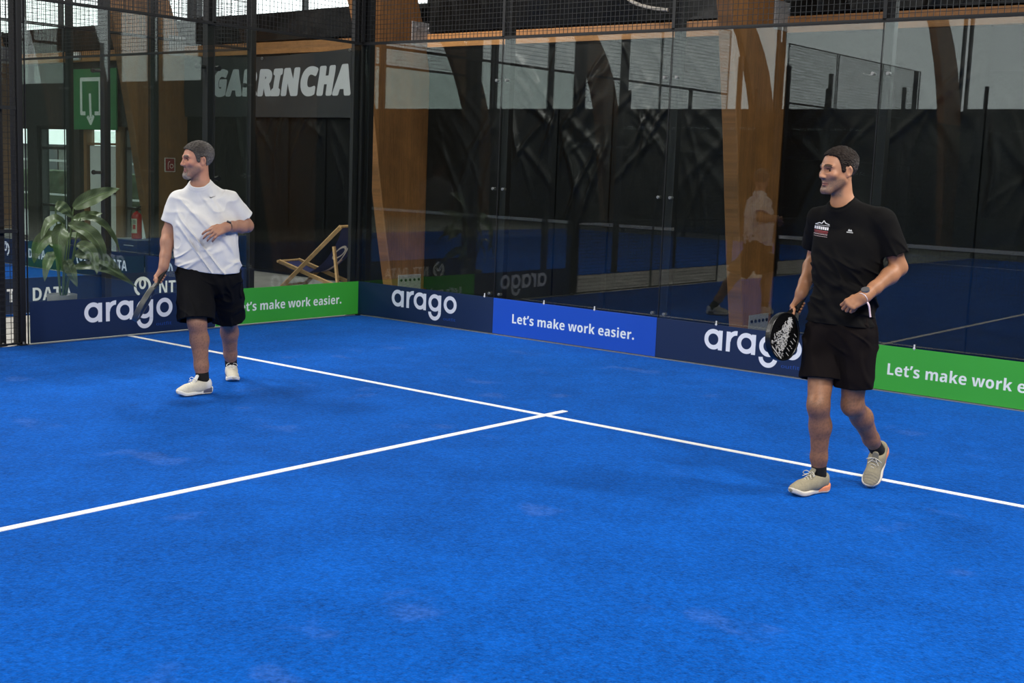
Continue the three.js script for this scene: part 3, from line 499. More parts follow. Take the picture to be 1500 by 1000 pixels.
// ------------------------------------------------------------------ potted plant between the courts
{
  const o = thing('potted_plant', 'large leafy green plant in a grey pot between the two courts', 'plant', [-1.0, 0, 3.1]);
  const prof = [[0, 0], [0.10, 0], [0.125, 0.24], [0.14, 0.24], [0.145, 0.31], [0.13, 0.31], [0.125, 0.28], [0, 0.27]].map((q) => new THREE.Vector2(...q));
  part('pot', new THREE.LatheGeometry(prof, 32), hexm(0x6d6f6e, 0.7), o);
  part('soil', new THREE.CircleGeometry(0.124, 24).rotateX(-HP).translate(0, 0.285, 0), hexm(0x2a2119, 0.95), o);
  const lt = tex(256, (u, v) => { const rib = Math.abs(v - 0.5) < 0.02 ? 1.35 : 1, side = 0.92 + 0.16 * Math.abs(((u * 14 - Math.abs(v - 0.5) * 6) % 1 + 1) % 1 - 0.5) * 2, n = 0.85 + 0.3 * fbm(u * 8, v * 8, 8, 4, 3); const k = rib * side * n; return [0.29 * k, 0.345 * k, 0.22 * k]; });
  const stemM = hexm(0x4a5f34, 0.5);
  const leafM = new THREE.MeshPhysicalMaterial({ map: lt, roughness: 0.42, side: THREE.DoubleSide, transmission: 0.12, thickness: 0 });
  // blades given by base, middle and tip (z along the glass, y up, x towards the court) and width
  const leaves = [[[2.95, 1.16, -0.02], [2.75, 1.28, 0.05], [2.50, 1.36, 0.10], 0.15], [[3.10, 1.00, 0.05], [3.26, 1.04, 0.10], [3.39, 0.86, 0.12], 0.12], [[3.12, 0.98, 0.10], [3.24, 0.86, 0.18], [3.21, 0.56, 0.20], 0.15], [[2.90, 1.06, 0.02], [2.66, 1.00, 0.06], [2.50, 0.72, 0.10], 0.07], [[3.06, 1.00, 0.06], [2.84, 0.88, 0.16], [2.74, 0.60, 0.20], 0.14], [[3.00, 0.70, 0.08], [2.80, 0.68, 0.18], [2.54, 0.46, 0.24], 0.15], [[2.98, 0.56, 0.02], [2.66, 0.56, 0.04], [2.28, 0.34, 0.06], 0.10], [[2.92, 1.04, -0.08], [2.74, 1.08, -0.10], [2.56, 1.10, -0.12], 0.09], [[3.16, 1.18, 0.0], [3.10, 1.16, 0.05], [3.02, 1.06, 0.08], 0.11], [[3.14, 0.90, -0.02], [3.30, 0.82, -0.04], [3.36, 0.62, -0.06], 0.14], [[3.02, 0.80, 0.14], [2.92, 0.74, 0.24], [2.90, 0.52, 0.30], 0.12], [[3.10, 0.78, -0.14], [3.02, 0.80, -0.24], [2.94, 0.66, -0.34], 0.12], [[2.96, 0.86, -0.10], [2.78, 0.84, -0.18], [2.64, 0.68, -0.22], 0.12], [[3.20, 0.72, 0.08], [3.32, 0.66, 0.14], [3.38, 0.46, 0.16], 0.11], [[3.12, 0.66, 0.12], [3.12, 0.56, 0.20], [3.08, 0.40, 0.24], 0.11]];
  for (const [p0, p1, p2, lw] of leaves) {
    const Q = (p) => V(p[2], p[1], p[0] - 3.1), a = Q(p0), b = Q(p1), c = Q(p2), cv = new THREE.QuadraticBezierCurve3(a, b.clone().multiplyScalar(2).addScaledVector(a, -0.5).addScaledVector(c, -0.5), c);
    const root = V(a.x * 0.25, 0.30, a.z * 0.25), mid = root.clone().lerp(a, 0.6).add(V(0, 0.05, 0));
    part('stem', new THREE.TubeGeometry(new THREE.CatmullRomCurve3([root, mid, a]), 10, 0.006, 6), stemM, o);
    const g = new THREE.PlaneGeometry(1, 1, 18, 6), p = g.attributes.position, uv = g.attributes.uv, eye = V(0.8 + 0.3 * Math.sin(lw * 90), 0.45, 0.5 + 0.3 * Math.cos(lw * 60)).normalize();
    for (let i = 0; i < p.count; i++) {
      const t = uv.getX(i), s2 = (uv.getY(i) - 0.5) * 2, q = cv.getPoint(t), tn = cv.getTangent(t), side = tn.clone().cross(eye).normalize(), up = side.clone().cross(tn);
      const wd = lw * 0.5 * Math.pow(Math.max(0, Math.sin(Math.PI * Math.min(1, 0.03 + t * 0.97) ** 0.75)), 0.8) + 0.002;
      q.addScaledVector(side, s2 * wd).addScaledVector(up, Math.abs(s2) * wd * 0.30 + 0.006 * Math.sin(t * 21 + s2 * 2)); p.setXYZ(i, q.x, q.y, q.z);
    }
    g.computeVertexNormals(); part('leaf', g, leafM, o);
  }
}
// ------------------------------------------------------------------ signed distance toolkit for bodies, clothes and shoes
const H3 = (x, y, z) => { let h = Math.imul(x, 374761393) ^ Math.imul(y, 668265263) ^ Math.imul(z, 2147483647 ^ 0x5bd1e995); h = Math.imul(h ^ (h >>> 13), 1274126177); return ((h ^ (h >>> 16)) >>> 0) / 4294967296; };
function n3(x, y, z) {
  const i = Math.floor(x), j = Math.floor(y), k = Math.floor(z); let u = x - i, v = y - j, w = z - k; u = u * u * (3 - 2 * u); v = v * v * (3 - 2 * v); w = w * w * (3 - 2 * w);
  const a = mixn(mixn(H3(i, j, k), H3(i + 1, j, k), u), mixn(H3(i, j + 1, k), H3(i + 1, j + 1, k), u), v), b = mixn(mixn(H3(i, j, k + 1), H3(i + 1, j, k + 1), u), mixn(H3(i, j + 1, k + 1), H3(i + 1, j + 1, k + 1), u), v);
  return mixn(a, b, w);
}
const f3 = (x, y, z) => 0.55 * n3(x, y, z) + 0.3 * n3(x * 2.1 + 7, y * 2.1, z * 2.1) + 0.15 * n3(x * 4.3, y * 4.3 + 5, z * 4.3);
const smin = (a, b, k) => { const h = Math.max(k - Math.abs(a - b), 0) / k; return Math.min(a, b) - h * h * k * 0.25; };
const smax = (a, b, k) => -smin(-a, -b, k);
// tapered capsule
function cap(a, b, ra, rb = ra) {
  const [ax, ay, az] = a, bx = b[0] - ax, by = b[1] - ay, bz = b[2] - az, L = bx * bx + by * by + bz * bz || 1e-9;
  return (x, y, z) => { const px = x - ax, py = y - ay, pz = z - az, t = Math.max(0, Math.min(1, (px * bx + py * by + pz * bz) / L)), dx = px - t * bx, dy = py - t * by, dz = pz - t * bz; return Math.sqrt(dx * dx + dy * dy + dz * dz) - (ra + (rb - ra) * t); };
}
function ell(c, r, axes) {                             // axes: [X, Y, Z] unit vectors or none
  const m = Math.min(...r);
  return (x, y, z) => {
    let px = x - c[0], py = y - c[1], pz = z - c[2];
    if (axes) { const [A, B, C] = axes; const a = px * A[0] + py * A[1] + pz * A[2], b = px * B[0] + py * B[1] + pz * B[2], d = px * C[0] + py * C[1] + pz * C[2]; px = a; py = b; pz = d; }
    const k0 = Math.hypot(px / r[0], py / r[1], pz / r[2]), k1 = Math.hypot(px / r[0] ** 2, py / r[1] ** 2, pz / r[2] ** 2);
    return k1 < 1e-9 ? -m : k0 * (k0 - 1) / k1;
  };
}
const blend = (list, k) => (x, y, z) => { let d = 1e9; for (const f of list) d = smin(d, f(x, y, z), k); return d; };
const least = (list) => (x, y, z) => { let d = 1e9; for (const f of list) { const e = f(x, y, z); if (e < d) d = e; } return d; };
// naive surface nets over a box; blocks far from the surface are skipped
function nets(f, lo, hi, cell, color) {
  const n = [0, 1, 2].map((k) => Math.ceil((hi[k] - lo[k]) / cell) + 1), [nx, ny, nz] = n, val = new Float32Array(nx * ny * nz).fill(1), B = 5;
  for (let k = 0; k < nz; k += B) for (let j = 0; j < ny; j += B) for (let i = 0; i < nx; i += B) {
    const c = f(lo[0] + (i + B / 2) * cell, lo[1] + (j + B / 2) * cell, lo[2] + (k + B / 2) * cell), far = Math.abs(c) > B * cell * 1.35;
    for (let kk = k; kk < Math.min(nz, k + B); kk++) for (let jj = j; jj < Math.min(ny, j + B); jj++) for (let ii = i; ii < Math.min(nx, i + B); ii++)
      val[(kk * ny + jj) * nx + ii] = far ? c : f(lo[0] + ii * cell, lo[1] + jj * cell, lo[2] + kk * cell);
  }
  const id = new Int32Array(nx * ny * nz).fill(-1), pos = [], idx = [], off = [0, 1, nx, nx + 1, nx * ny, nx * ny + 1, nx * ny + nx, nx * ny + nx + 1];
  const E = [[0, 1], [0, 2], [0, 4], [1, 3], [1, 5], [2, 3], [2, 6], [3, 7], [4, 5], [4, 6], [5, 7], [6, 7]];
  for (let k = 0; k < nz - 1; k++) for (let j = 0; j < ny - 1; j++) for (let i = 0; i < nx - 1; i++) {
    const o = (k * ny + j) * nx + i; let mask = 0; for (let c = 0; c < 8; c++) if (val[o + off[c]] < 0) mask |= 1 << c;
    if (mask === 0 || mask === 255) continue;
    let x = 0, y = 0, z = 0, m = 0;
    for (const [a, b] of E) { const va = val[o + off[a]], vb = val[o + off[b]]; if ((va < 0) === (vb < 0)) continue; const t = va / (va - vb); x += mixn(a & 1, b & 1, t); y += mixn((a >> 1) & 1, (b >> 1) & 1, t); z += mixn(a >> 2, b >> 2, t); m++; }
    id[o] = pos.length / 3; pos.push(lo[0] + (i + x / m) * cell, lo[1] + (j + y / m) * cell, lo[2] + (k + z / m) * cell);
  }
  const quad = (a, b, c, d, flip) => { if (a < 0 || b < 0 || c < 0 || d < 0) return; if (flip) idx.push(a, b, c, a, c, d); else idx.push(a, c, b, a, d, c); };
  for (let k = 1; k < nz - 1; k++) for (let j = 1; j < ny - 1; j++) for (let i = 1; i < nx - 1; i++) {
    const o = (k * ny + j) * nx + i, s = val[o] < 0;
    if (s !== val[o + 1] < 0) quad(id[o], id[o - nx], id[o - nx - nx * ny], id[o - nx * ny], s);
    if (s !== val[o + nx] < 0) quad(id[o], id[o - nx * ny], id[o - 1 - nx * ny], id[o - 1], s);
    if (s !== val[o + nx * ny] < 0) quad(id[o], id[o - 1], id[o - 1 - nx], id[o - nx], s);
  }
  const P = new Float32Array(pos), N = new Float32Array(P.length), e = cell * 0.5, C = color ? new Float32Array(P.length) : null;
  for (let i = 0; i < P.length; i += 3) {
    const x = P[i], y = P[i + 1], z = P[i + 2]; let a = f(x + e, y, z) - f(x - e, y, z), b = f(x, y + e, z) - f(x, y - e, z), c = f(x, y, z + e) - f(x, y, z - e); const L = Math.hypot(a, b, c) || 1;
    N[i] = a / L; N[i + 1] = b / L; N[i + 2] = c / L; if (C) { const q = color(x, y, z, b / L); C[i] = q[0]; C[i + 1] = q[1]; C[i + 2] = q[2]; }
  }
  const g = new THREE.BufferGeometry(); g.setAttribute('position', new THREE.BufferAttribute(P, 3)); g.setAttribute('normal', new THREE.BufferAttribute(N, 3)); if (C) g.setAttribute('color', new THREE.BufferAttribute(C, 3));
  g.setIndex(idx); return g;
}
const add = (a, b, s = 1) => [a[0] + b[0] * s, a[1] + b[1] * s, a[2] + b[2] * s], sub = (a, b) => [a[0] - b[0], a[1] - b[1], a[2] - b[2]], dot = (a, b) => a[0] * b[0] + a[1] * b[1] + a[2] * b[2];
const len = (a) => Math.hypot(...a), unit = (a) => { const l = len(a) || 1; return [a[0] / l, a[1] / l, a[2] / l]; }, cross = (a, b) => [a[1] * b[2] - a[2] * b[1], a[2] * b[0] - a[0] * b[2], a[0] * b[1] - a[1] * b[0]], lerp3 = (a, b, t) => [mixn(a[0], b[0], t), mixn(a[1], b[1], t), mixn(a[2], b[2], t)];
const frame = (o, X, Y, Z) => (p) => [0, 1, 2].map((k) => o[k] + X[k] * p[0] + Y[k] * p[1] + Z[k] * p[2]);

// ------------------------------------------------------------------ hands
// open or loosely closed hand: Y along the fingers, X towards the thumb, Z out of the palm; curl in radians per joint
function handParts(wrist, Y, Z0, curl, spread, thumb, s, left, elbow) {
  const Z = unit(sub(Z0, Y.map((v) => v * dot(Z0, Y)))), X = unit(cross(Y, Z)).map((v) => (left ? -v : v)), T = frame(wrist, X, Y, Z), out = [], palm = [];
  const kx = [0.027, 0.009, -0.009, -0.026].map((v) => v * s), ky = [0.092, 0.096, 0.091, 0.082].map((v) => v * s), L = [[0.043, 0.026, 0.021], [0.047, 0.029, 0.022], [0.043, 0.027, 0.021], [0.034, 0.021, 0.019]];
  for (let i = 0; i < 4; i++) {
    palm.push(cap(T([kx[i] * 0.72, 0.004, 0]), T([kx[i], ky[i], -0.002]), 0.0145 * s, 0.0118 * s));
    let q = [kx[i], ky[i], -0.002], ang = 0; const sx = Math.sin((1.5 - i) * spread);
    const fs = [];
    for (let j = 0; j < 3; j++) { ang += curl[j] * (1 + 0.06 * (i - 1)); const l = L[i][j] * s, d = [sx * Math.cos(ang), Math.cos(ang), Math.sin(ang)], e = add(q, unit(d), l); fs.push(cap(T(q), T(e), (0.0096 - j * 0.0008) * s, (0.0088 - j * 0.0009) * s)); q = e; }
    out.push(blend(fs, 0.004));
  }
  palm.push(cap(T([0.012, 0.03, 0.008]), T([0.018, 0.065, 0.006]), 0.017 * s, 0.013 * s), cap(T([-0.016, 0.03, 0.007]), T([-0.018, 0.06, 0.004]), 0.015 * s, 0.012 * s), cap(add(wrist, unit(sub(elbow, wrist)), 0.05), wrist, 0.0268 * s, 0.0245 * s), cap(wrist, T([0, 0.03, 0]), 0.0245 * s, 0.022 * s));
  const [t0, t1, t2, t3] = thumb.map((p) => T(p.map((v) => v * s))), th = blend([cap(t0, t1, 0.015 * s, 0.012 * s), cap(t1, t2, 0.0115 * s, 0.0105 * s), cap(t2, t3, 0.0105 * s, 0.0085 * s)], 0.006);
  const pm = blend(palm, 0.016), fing = least(out);
  return (x, y, z) => smin(smin(pm(x, y, z), fing(x, y, z), 0.007), th(x, y, z), 0.009);
}
// hand closed round a handle: H a point on its axis, A axis (towards the racket head), p from the axis to the palm
function gripParts(wrist, H, A, p0, wrap, s, elbow) {
  const p = unit(sub(p0, A.map((v) => v * dot(p0, A)))), t = unit(cross(A, p)), P0 = (a, r, sgn) => add(add(H, p, Math.cos(a) * r), t, Math.sin(a) * r * sgn), out = [], palm = [], R = 0.0235;
  for (let i = 0; i < 4; i++) {
    const along = 0.033 - i * 0.0205, base = (a, r) => add(P0(a, r, 1), A, along), fs = [], an = [0.35, 1.35, 2.35, 3.25].map((v) => v * wrap);
    for (let j = 0; j < 3; j++) fs.push(cap(base(an[j], R + 0.002 - j * 0.001), base(an[j + 1], R), (0.0098 - j * 0.0007) * s, (0.0092 - j * 0.0009) * s));
    out.push(blend(fs, 0.005)); palm.push(cap(wrist, base(an[0], R + 0.004), 0.021 * s, 0.0125 * s));
  }
  palm.push(cap(add(wrist, unit(sub(elbow, wrist)), 0.06), wrist, 0.0285 * s, 0.0245 * s));
  const tb = add(P0(-0.5, R + 0.006, 1), A, 0.018), tm = add(P0(-1.3, R + 0.003, 1), A, 0.045), te = add(P0(-1.7, R, 1), A, 0.072);
  const th = blend([cap(lerp3(wrist, tb, 0.35), tb, 0.016 * s, 0.0135 * s), cap(tb, tm, 0.0125 * s, 0.0112 * s), cap(tm, te, 0.0112 * s, 0.009 * s)], 0.008), pm = blend(palm, 0.014), fing = least(out);
  return (x, y, z) => smin(smin(pm(x, y, z), fing(x, y, z), 0.007), th(x, y, z), 0.008);
}

// ------------------------------------------------------------------ heads (own axes: x to the left ear, y up, z out of the face; origin between the ears)
function headSdf(o) {
  const j = o.jaw, cr = ell([0, 0.038, -0.014], [0.0755 * o.wide, 0.083, 0.098]), mid = ell([0, -0.02, 0.026], [0.066 * o.wide, 0.088, 0.069]);
  const jaw = blend([-1, 1].flatMap((s) => [cap([s * 0.053 * j, -0.052, 0.004], [s * 0.02, -0.105, 0.069], 0.021, 0.017)]).concat([cap([-0.013, -0.107, 0.073], [0.013, -0.107, 0.073], 0.0165 * j)]), 0.03);
  const cheek = least([-1, 1].map((s) => ell([s * 0.047, -0.022, 0.063], [0.020, 0.017, 0.020])));
  const brow = least([-1, 1].map((s) => cap([s * 0.048, 0.0235, 0.0715], [s * 0.012, 0.021, 0.0915], 0.0088, 0.0095)));
  const nose = blend([cap([0, 0.014, 0.0895], [0, -0.027, 0.1075], 0.0072, 0.0088), ell([0, -0.032, 0.1055], [0.0105, 0.0085, 0.0115]), ...[-1, 1].map((s) => ell([s * 0.0120, -0.0345, 0.0975], [0.0075, 0.0072, 0.010]))], 0.010);
  const lips = blend([...[-1, 1].map((s) => cap([s * 0.026, -0.0690, 0.0765], [s * 0.004, -0.0648, 0.0885], 0.0036, 0.0052)), ...[-1, 1].map((s) => cap([s * 0.023, -0.0732, 0.0770], [0, -0.0760, 0.0880], 0.0042, 0.0060))], 0.004);
  const socket = least([-1, 1].map((s) => ell([s * 0.031, 0.003, 0.092], [0.021, 0.0125, 0.0175])));
  const lid = least([-1, 1].map((s) => cap([s * 0.042, 0.0078, 0.0725], [s * 0.020, 0.0092, 0.079], 0.0045)));
  const ear = least([-1, 1].map((s) => { const e = ell([s * 0.0795 * o.wide, -0.005, -0.012], [0.0105, 0.0325, 0.0205], [unit([1, 0, 0.45 * s]), unit([0, 1, -0.18]), unit([-0.45 * s, 0.18, 1])]), c = ell([s * 0.0905 * o.wide, -0.004, -0.009], [0.0085, 0.020, 0.0115]); return (x, y, z) => smax(e(x, y, z), -c(x, y, z), 0.005); }));
  const mouth = blend([cap([-0.026, -0.0712, 0.0800], [0, -0.0702, 0.0945], 0.0016), cap([0.026, -0.0712, 0.0800], [0, -0.0702, 0.0945], 0.0016)], 0.001);
  const philt = ell([0, -0.054, 0.098], [0.006, 0.009, 0.006]), chinDip = ell([0, -0.088, 0.0945], [0.02, 0.005, 0.007]);
  return (x, y, z) => {
    let d = smin(cr(x, y, z), mid(x, y, z), 0.035); d = smin(d, jaw(x, y, z), 0.034); d = smin(d, cheek(x, y, z), 0.02); d = smin(d, brow(x, y, z), 0.014);
    d = smax(d, -socket(x, y, z), 0.010); d = smin(d, lid(x, y, z), 0.006); d = smin(d, nose(x, y, z), 0.009); d = smax(d, -philt(x, y, z), 0.006); d = smax(d, -chinDip(x, y, z), 0.012);
    d = smin(d, lips(x, y, z), 0.005); d = smax(d, -mouth(x, y, z), 0.003); return smin(d, ear(x, y, z), 0.008);
  };
}
// ------------------------------------------------------------------ shoes (own axes: z to the toe, y up, origin under the middle of the sole, length 0.30)
function shoe(parent, S, at, F, U, right) {
  const g = new THREE.Group(); g.name = 'shoe'; parent.add(g);
  const Z = unit(F), Y = unit(sub(U, Z.map((v) => v * dot(U, Z)))), X = cross(Y, Z); g.matrixAutoUpdate = true;
  g.quaternion.setFromRotationMatrix(new THREE.Matrix4().makeBasis(V(...X), V(...Y), V(...Z))); g.position.set(...at);
  const b = right ? -1 : 1;                            // little bow of the outline
  const up = blend([ell([b * 0.004, 0.036, 0.092], [0.043, 0.031, 0.052]), cap([b * 0.002, 0.045, 0.055], [0, 0.058, -0.02], 0.042, 0.044), cap([0, 0.055, -0.03], [0, 0.058, -0.10], 0.041, 0.038), cap([0, 0.085, -0.055], [0, 0.09, -0.098], 0.038, 0.033)], 0.03);
  const hole = cap([0, 0.10, -0.068], [0, 0.16, -0.060], 0.0335, 0.040), top = (x, y, z) => y - (0.098 + 0.30 * Math.max(0, -0.085 - z) + 0.25 * Math.max(0, z + 0.05));
  const upper = (x, y, z) => { let d = up(x, y, z) + 0.0012 * Math.sin(z * 420) * smooth(0.06, 0.08, z) * 0.4; d = smax(d, -hole(x, y, z), 0.006); d = smax(d, top(x, y, z), 0.008); return smax(d, 0.010 - y, 0.004); };
  const pts = [[0, -0.105, 0.040], [b * 0.006, -0.03, 0.038], [b * 0.004, 0.045, 0.047], [b * 0.002, 0.098, 0.042]];
  const sole = (x, y, z) => {
    let d = 1e9; for (const [cx, cz, r] of pts) d = smin(d, Math.hypot(x - cx, z - cz) - r, 0.05);
    const spring = 0.022 * smooth(0.07, 0.15, z) ** 1.4 + 0.012 * smooth(-0.10, -0.15, z), hgt = 0.030 + 0.012 * smooth(0.0, -0.10, z), yy = y - spring;
    d += 0.12 * Math.max(0, 0.018 - yy) - 0.003; const v = Math.abs(yy - hgt / 2) - hgt / 2; return smax(d, v, 0.010);
  };
  part('upper', nets(upper, [-0.07, -0.005, -0.16], [0.07, 0.15, 0.16], 0.0042, (x, y, z) => S.upper(x * b, y, z)), S.vc, g);
  part('sole', nets(sole, [-0.07, -0.01, -0.17], [0.07, 0.07, 0.17], 0.0045, (x, y, z) => S.sole(x * b, y, z)), S.vc, g);
  part('tongue', nets(smaxOf(cap([0, 0.085, 0.006], [0, 0.128, -0.022], 0.022, 0.019), (x, y, z) => Math.abs((z - 0.0 + (y - 0.1) * 0.62)) - 0.007), [-0.04, 0.06, -0.06], [0.04, 0.16, 0.04], 0.004), S.tongue, g);
  for (let k = 0; k < 5; k++) { const z = 0.062 - k * 0.0165, y = 0.070 + k * 0.0085; part('lace', tube([[-0.024, y - 0.006, z - 0.003], [0, y + 0.014 - k * 0.0012, z], [0.024, y - 0.006, z + 0.003]], 0.0024, 8, 5), S.lace, g); }
  for (const s of [-1, 1]) part('lace', tube([[0, 0.116, -0.002], [s * 0.022, 0.128, 0.010], [s * 0.043, 0.112, 0.014], [s * 0.034, 0.104, 0.006], [s * 0.006, 0.115, 0.0], [s * 0.030, 0.098, 0.030]], 0.0022, 18, 5), S.lace, g);
  return g;
}
const smaxOf = (a, b, k = 0.006) => (x, y, z) => smax(a(x, y, z), b(x, y, z), k);

// ------------------------------------------------------------------ rackets (own axes: y from the butt to the tip, z out of the face)
function racket(name, label, toWorld, at, A, N, faceTex, edgeCol) {
  const o = thing(name, label, 'racket');
  const Y = unit(A), Z = unit(sub(N, Y.map((v) => v * dot(N, Y)))), X = cross(Y, Z);
  const m = new THREE.Matrix4().makeBasis(V(...X), V(...Y), V(...Z)).setPosition(...at); m.premultiply(toWorld); m.decompose(o.position, o.quaternion, o.scale);
  const outline = (k, n = 56) => { const q = []; for (let i = 0; i < n; i++) { const a = i / n * Math.PI * 2, y = -Math.cos(a), w = y < 0 ? 1 - 0.22 * y * y * y * y : 1; q.push(new THREE.Vector2(Math.sin(a) * 0.128 * k * w, 0.318 + y * (y < 0 ? 0.150 : 0.137) * k)); } return q; };
  const rim = new THREE.Shape(outline(1)); rim.holes.push(new THREE.Path(outline(0.90).reverse()));
  part('rim', new THREE.ExtrudeGeometry(rim, { depth: 0.026, bevelThickness: 0.006, bevelSize: 0.006, bevelOffset: -0.006, bevelSegments: 3 }).translate(0, 0, -0.013), edgeCol, o);
  const face = new THREE.Shape(outline(0.905)); for (let i = -4; i <= 4; i++) for (let j = -4; j <= 4; j++) { const x = i * 0.021 + (j & 1 ? 0.0105 : 0), y = 0.325 + j * 0.019; if (Math.hypot(x, (y - 0.322)) < 0.086) face.holes.push(new THREE.Path().absarc(x, y, 0.0048, 0, Math.PI * 2, true)); }
  const fg = new THREE.ExtrudeGeometry(face, { depth: 0.030, bevelEnabled: false, curveSegments: 5 }).translate(0, 0, -0.015), uv = fg.attributes.uv, ps = fg.attributes.position;
  for (let i = 0; i < uv.count; i++) uv.setXY(i, (ps.getX(i) + 0.14) / 0.28, (ps.getY(i) - 0.16) / 0.31);
  part('face', fg, faceTex, o);
  part('throat', [bar([-0.012, 0.12, 0], [-0.052, 0.196, 0], 0.018, 0.022), bar([0.012, 0.12, 0], [0.052, 0.196, 0], 0.018, 0.022)], edgeCol, o);
  part('grip', new THREE.CylinderGeometry(0.0155, 0.0165, 0.135, 16).scale(1, 1, 1.1).translate(0, 0.067, 0), M.grip, o);
  for (let k = 0; k < 7; k++) part('grip_wrap', new THREE.TorusGeometry(0.0160, 0.0012, 5, 18).rotateX(HP + 0.22).translate(0, 0.015 + k * 0.017, 0), M.grip, o);
  part('end_cap', new THREE.CylinderGeometry(0.019, 0.020, 0.012, 16).translate(0, -0.004, 0), M.grip, o);
  return o;
}
M.grip = hexm(0x101012, 0.7);
M.skin = new THREE.MeshPhysicalMaterial({ color: 0xffffff, vertexColors: true, roughness: 0.48, specularIntensity: 0.7 });
M.vcFabric = new THREE.MeshPhysicalMaterial({ color: 0xffffff, vertexColors: true, roughness: 0.9, specularIntensity: 0.18 });
M.hair = new THREE.MeshPhysicalMaterial({ color: 0xffffff, vertexColors: true, roughness: 0.75, specularIntensity: 0.3 });
M.sock = hexm(0x0b0b0c, 0.9); M.eyeWhite = hexm(0x8f857c, 0.3); M.iris = hexm(0x23160e, 0.2);
M.watch = hexm(0x17181a, 0.4);

// ------------------------------------------------------------------ a standing man. J joints in his own axes (x right in the photo, y up, z to the camera)
function man(label, base, turn, J, O) {
  const o = thing('person', label, 'person', [base[0], 0, base[1]], turn); o.updateMatrixWorld(true);
  const lat = unit(sub([J.shL[0], 0, J.shL[2]], [J.shR[0], 0, J.shR[2]])), fwd = unit(cross(lat, [0, 1, 0])), hl = unit(sub([J.hipL[0], 0, J.hipL[2]], [J.hipR[0], 0, J.hipR[2]]));
  const shMid = lerp3(J.shR, J.shL, 0.5), hipMid = lerp3(J.hipR, J.hipL, 0.5);
  const slab = (c, l, w, r) => cap(add(c, l, -w), add(c, l, w), r), B = O.bulk;
  // torso, bare
  const tor = [slab(add(hipMid, [0, 0.02, 0]), hl, 0.075, 0.092 * B), slab(lerp3(hipMid, shMid, 0.33), unit(add(hl, lat)), 0.055 * B, 0.096 * B), slab(add(lerp3(hipMid, shMid, 0.70), fwd, 0.0), lat, 0.075 * B, 0.104 * B), slab(add(shMid, [0, -0.03, 0]), lat, 0.12, 0.055)];
  const neckTop = add(J.head, J.hu, -0.055), nb = J.neck;
  const neck = cap(add(nb, [0, -0.07, 0]), add(neckTop, J.hf, -0.022), 0.062 * O.neck, 0.054 * O.neck), trap = least([J.shR, J.shL].map((s) => cap(add(nb, [0, 0.0, 0]), add(lerp3(nb, s, 0.75), [0, 0.012, 0]), 0.048, 0.038)));
  const torso = blend([...tor, neck, trap], 0.05);
  const arm = (s, e, w) => { const d = unit(sub(w, e)), m = lerp3(e, w, 0.28); return blend([cap(s, lerp3(s, e, 0.5), 0.055 * O.arm, 0.051 * O.arm), cap(lerp3(s, e, 0.5), e, 0.051 * O.arm, 0.041 * O.arm), cap(e, m, 0.041 * O.arm, 0.044 * O.arm), cap(m, lerp3(e, w, 0.72), 0.044 * O.arm, 0.0335 * O.arm), cap(lerp3(e, w, 0.72), add(w, d, -0.01), 0.0335 * O.arm, 0.0275 * O.arm), cap(add(w, d, -0.02), add(w, d, 0.012), 0.0275 * O.arm, 0.027 * O.arm)], 0.025); };
  const armR = arm(J.shR, J.elR, J.wrR), armL = arm(J.shL, J.elL, J.wrL);
  const leg = (h, k, a, back) => { const c = add(lerp3(k, a, 0.30), back, 0.018), hh = add(h, [0, -0.02, 0]); return blend([cap(hh, k, 0.088 * O.leg, 0.057 * O.leg), cap(k, c, 0.055 * O.leg, 0.0565 * O.leg), cap(c, lerp3(k, a, 0.74), 0.0565 * O.leg, 0.042 * O.leg), cap(lerp3(k, a, 0.74), a, 0.042 * O.leg, 0.036 * O.leg), ell(add(k, back, -0.026), [0.026 * O.leg, 0.040, 0.030 * O.leg])], 0.03); };
  const bk = unit([-fwd[0], 0, -fwd[2]]), legR = leg(J.hipR, J.kneeR, J.ankR, O.backR || bk), legL = leg(J.hipL, J.kneeL, J.ankL, O.backL || bk);
  const bodyF = (x, y, z) => { let d = torso(x, y, z); d = smin(d, legR(x, y, z), 0.03); d = smin(d, legL(x, y, z), 0.03); return smin(d, smin(armR(x, y, z), armL(x, y, z), 0.002), 0.03); };
  const xs = [J.elR, J.elL, J.wrR, J.wrL, J.ankR, J.ankL, J.kneeL, J.kneeR, J.shR, J.shL], mn = (k) => Math.min(...xs.map((p) => p[k])) - 0.12, mx = (k) => Math.max(...xs.map((p) => p[k])) + 0.12;
  const top = nb[1] + 0.06, parts = [];
  const nx = nb[0] + 0.0, nz = nb[2], inNeck = (x, y, z) => Math.max(Math.hypot(x - nx, z - nz) - 0.094, nb[1] - 0.052 - y), trim = (x, y, z) => Math.max(bodyF(x, y, z), y - top, -inNeck(x, y, z));
  parts.push(nets(trim, [mn(0), 0.04, mn(2) - 0.06], [mx(0), top + 0.03, mx(2) + 0.04], 0.0070, O.skinAt));
  // head
  const hs = [cross(J.hu, J.hf), J.hu, J.hf], hd = headSdf(O.head), HS = O.headScale || 1, inv = (x, y, z) => { const p = [(x - J.head[0]) / HS, (y - J.head[1]) / HS, (z - J.head[2]) / HS]; return [dot(p, hs[0]), dot(p, hs[1]), dot(p, hs[2])]; };
  const hf = (x, y, z) => { const q = inv(x, y, z); return smin(hd(q[0], q[1], q[2]) * HS, torso(x, y, z), 0.022); };
  const hb = (r) => [J.head.map((v) => v - r), J.head.map((v) => v + r)], [h0, h1] = hb(0.155); h0[1] = nb[1] - 0.075;
  parts.push(nets((x, y, z) => Math.max(hf(x, y, z), nb[1] - 0.058 - y, y < nb[1] + 0.06 ? Math.hypot(x - nx, z - nz) - 0.100 : -1), h0, h1, 0.0032, (x, y, z) => O.faceAt(...inv(x, y, z))));
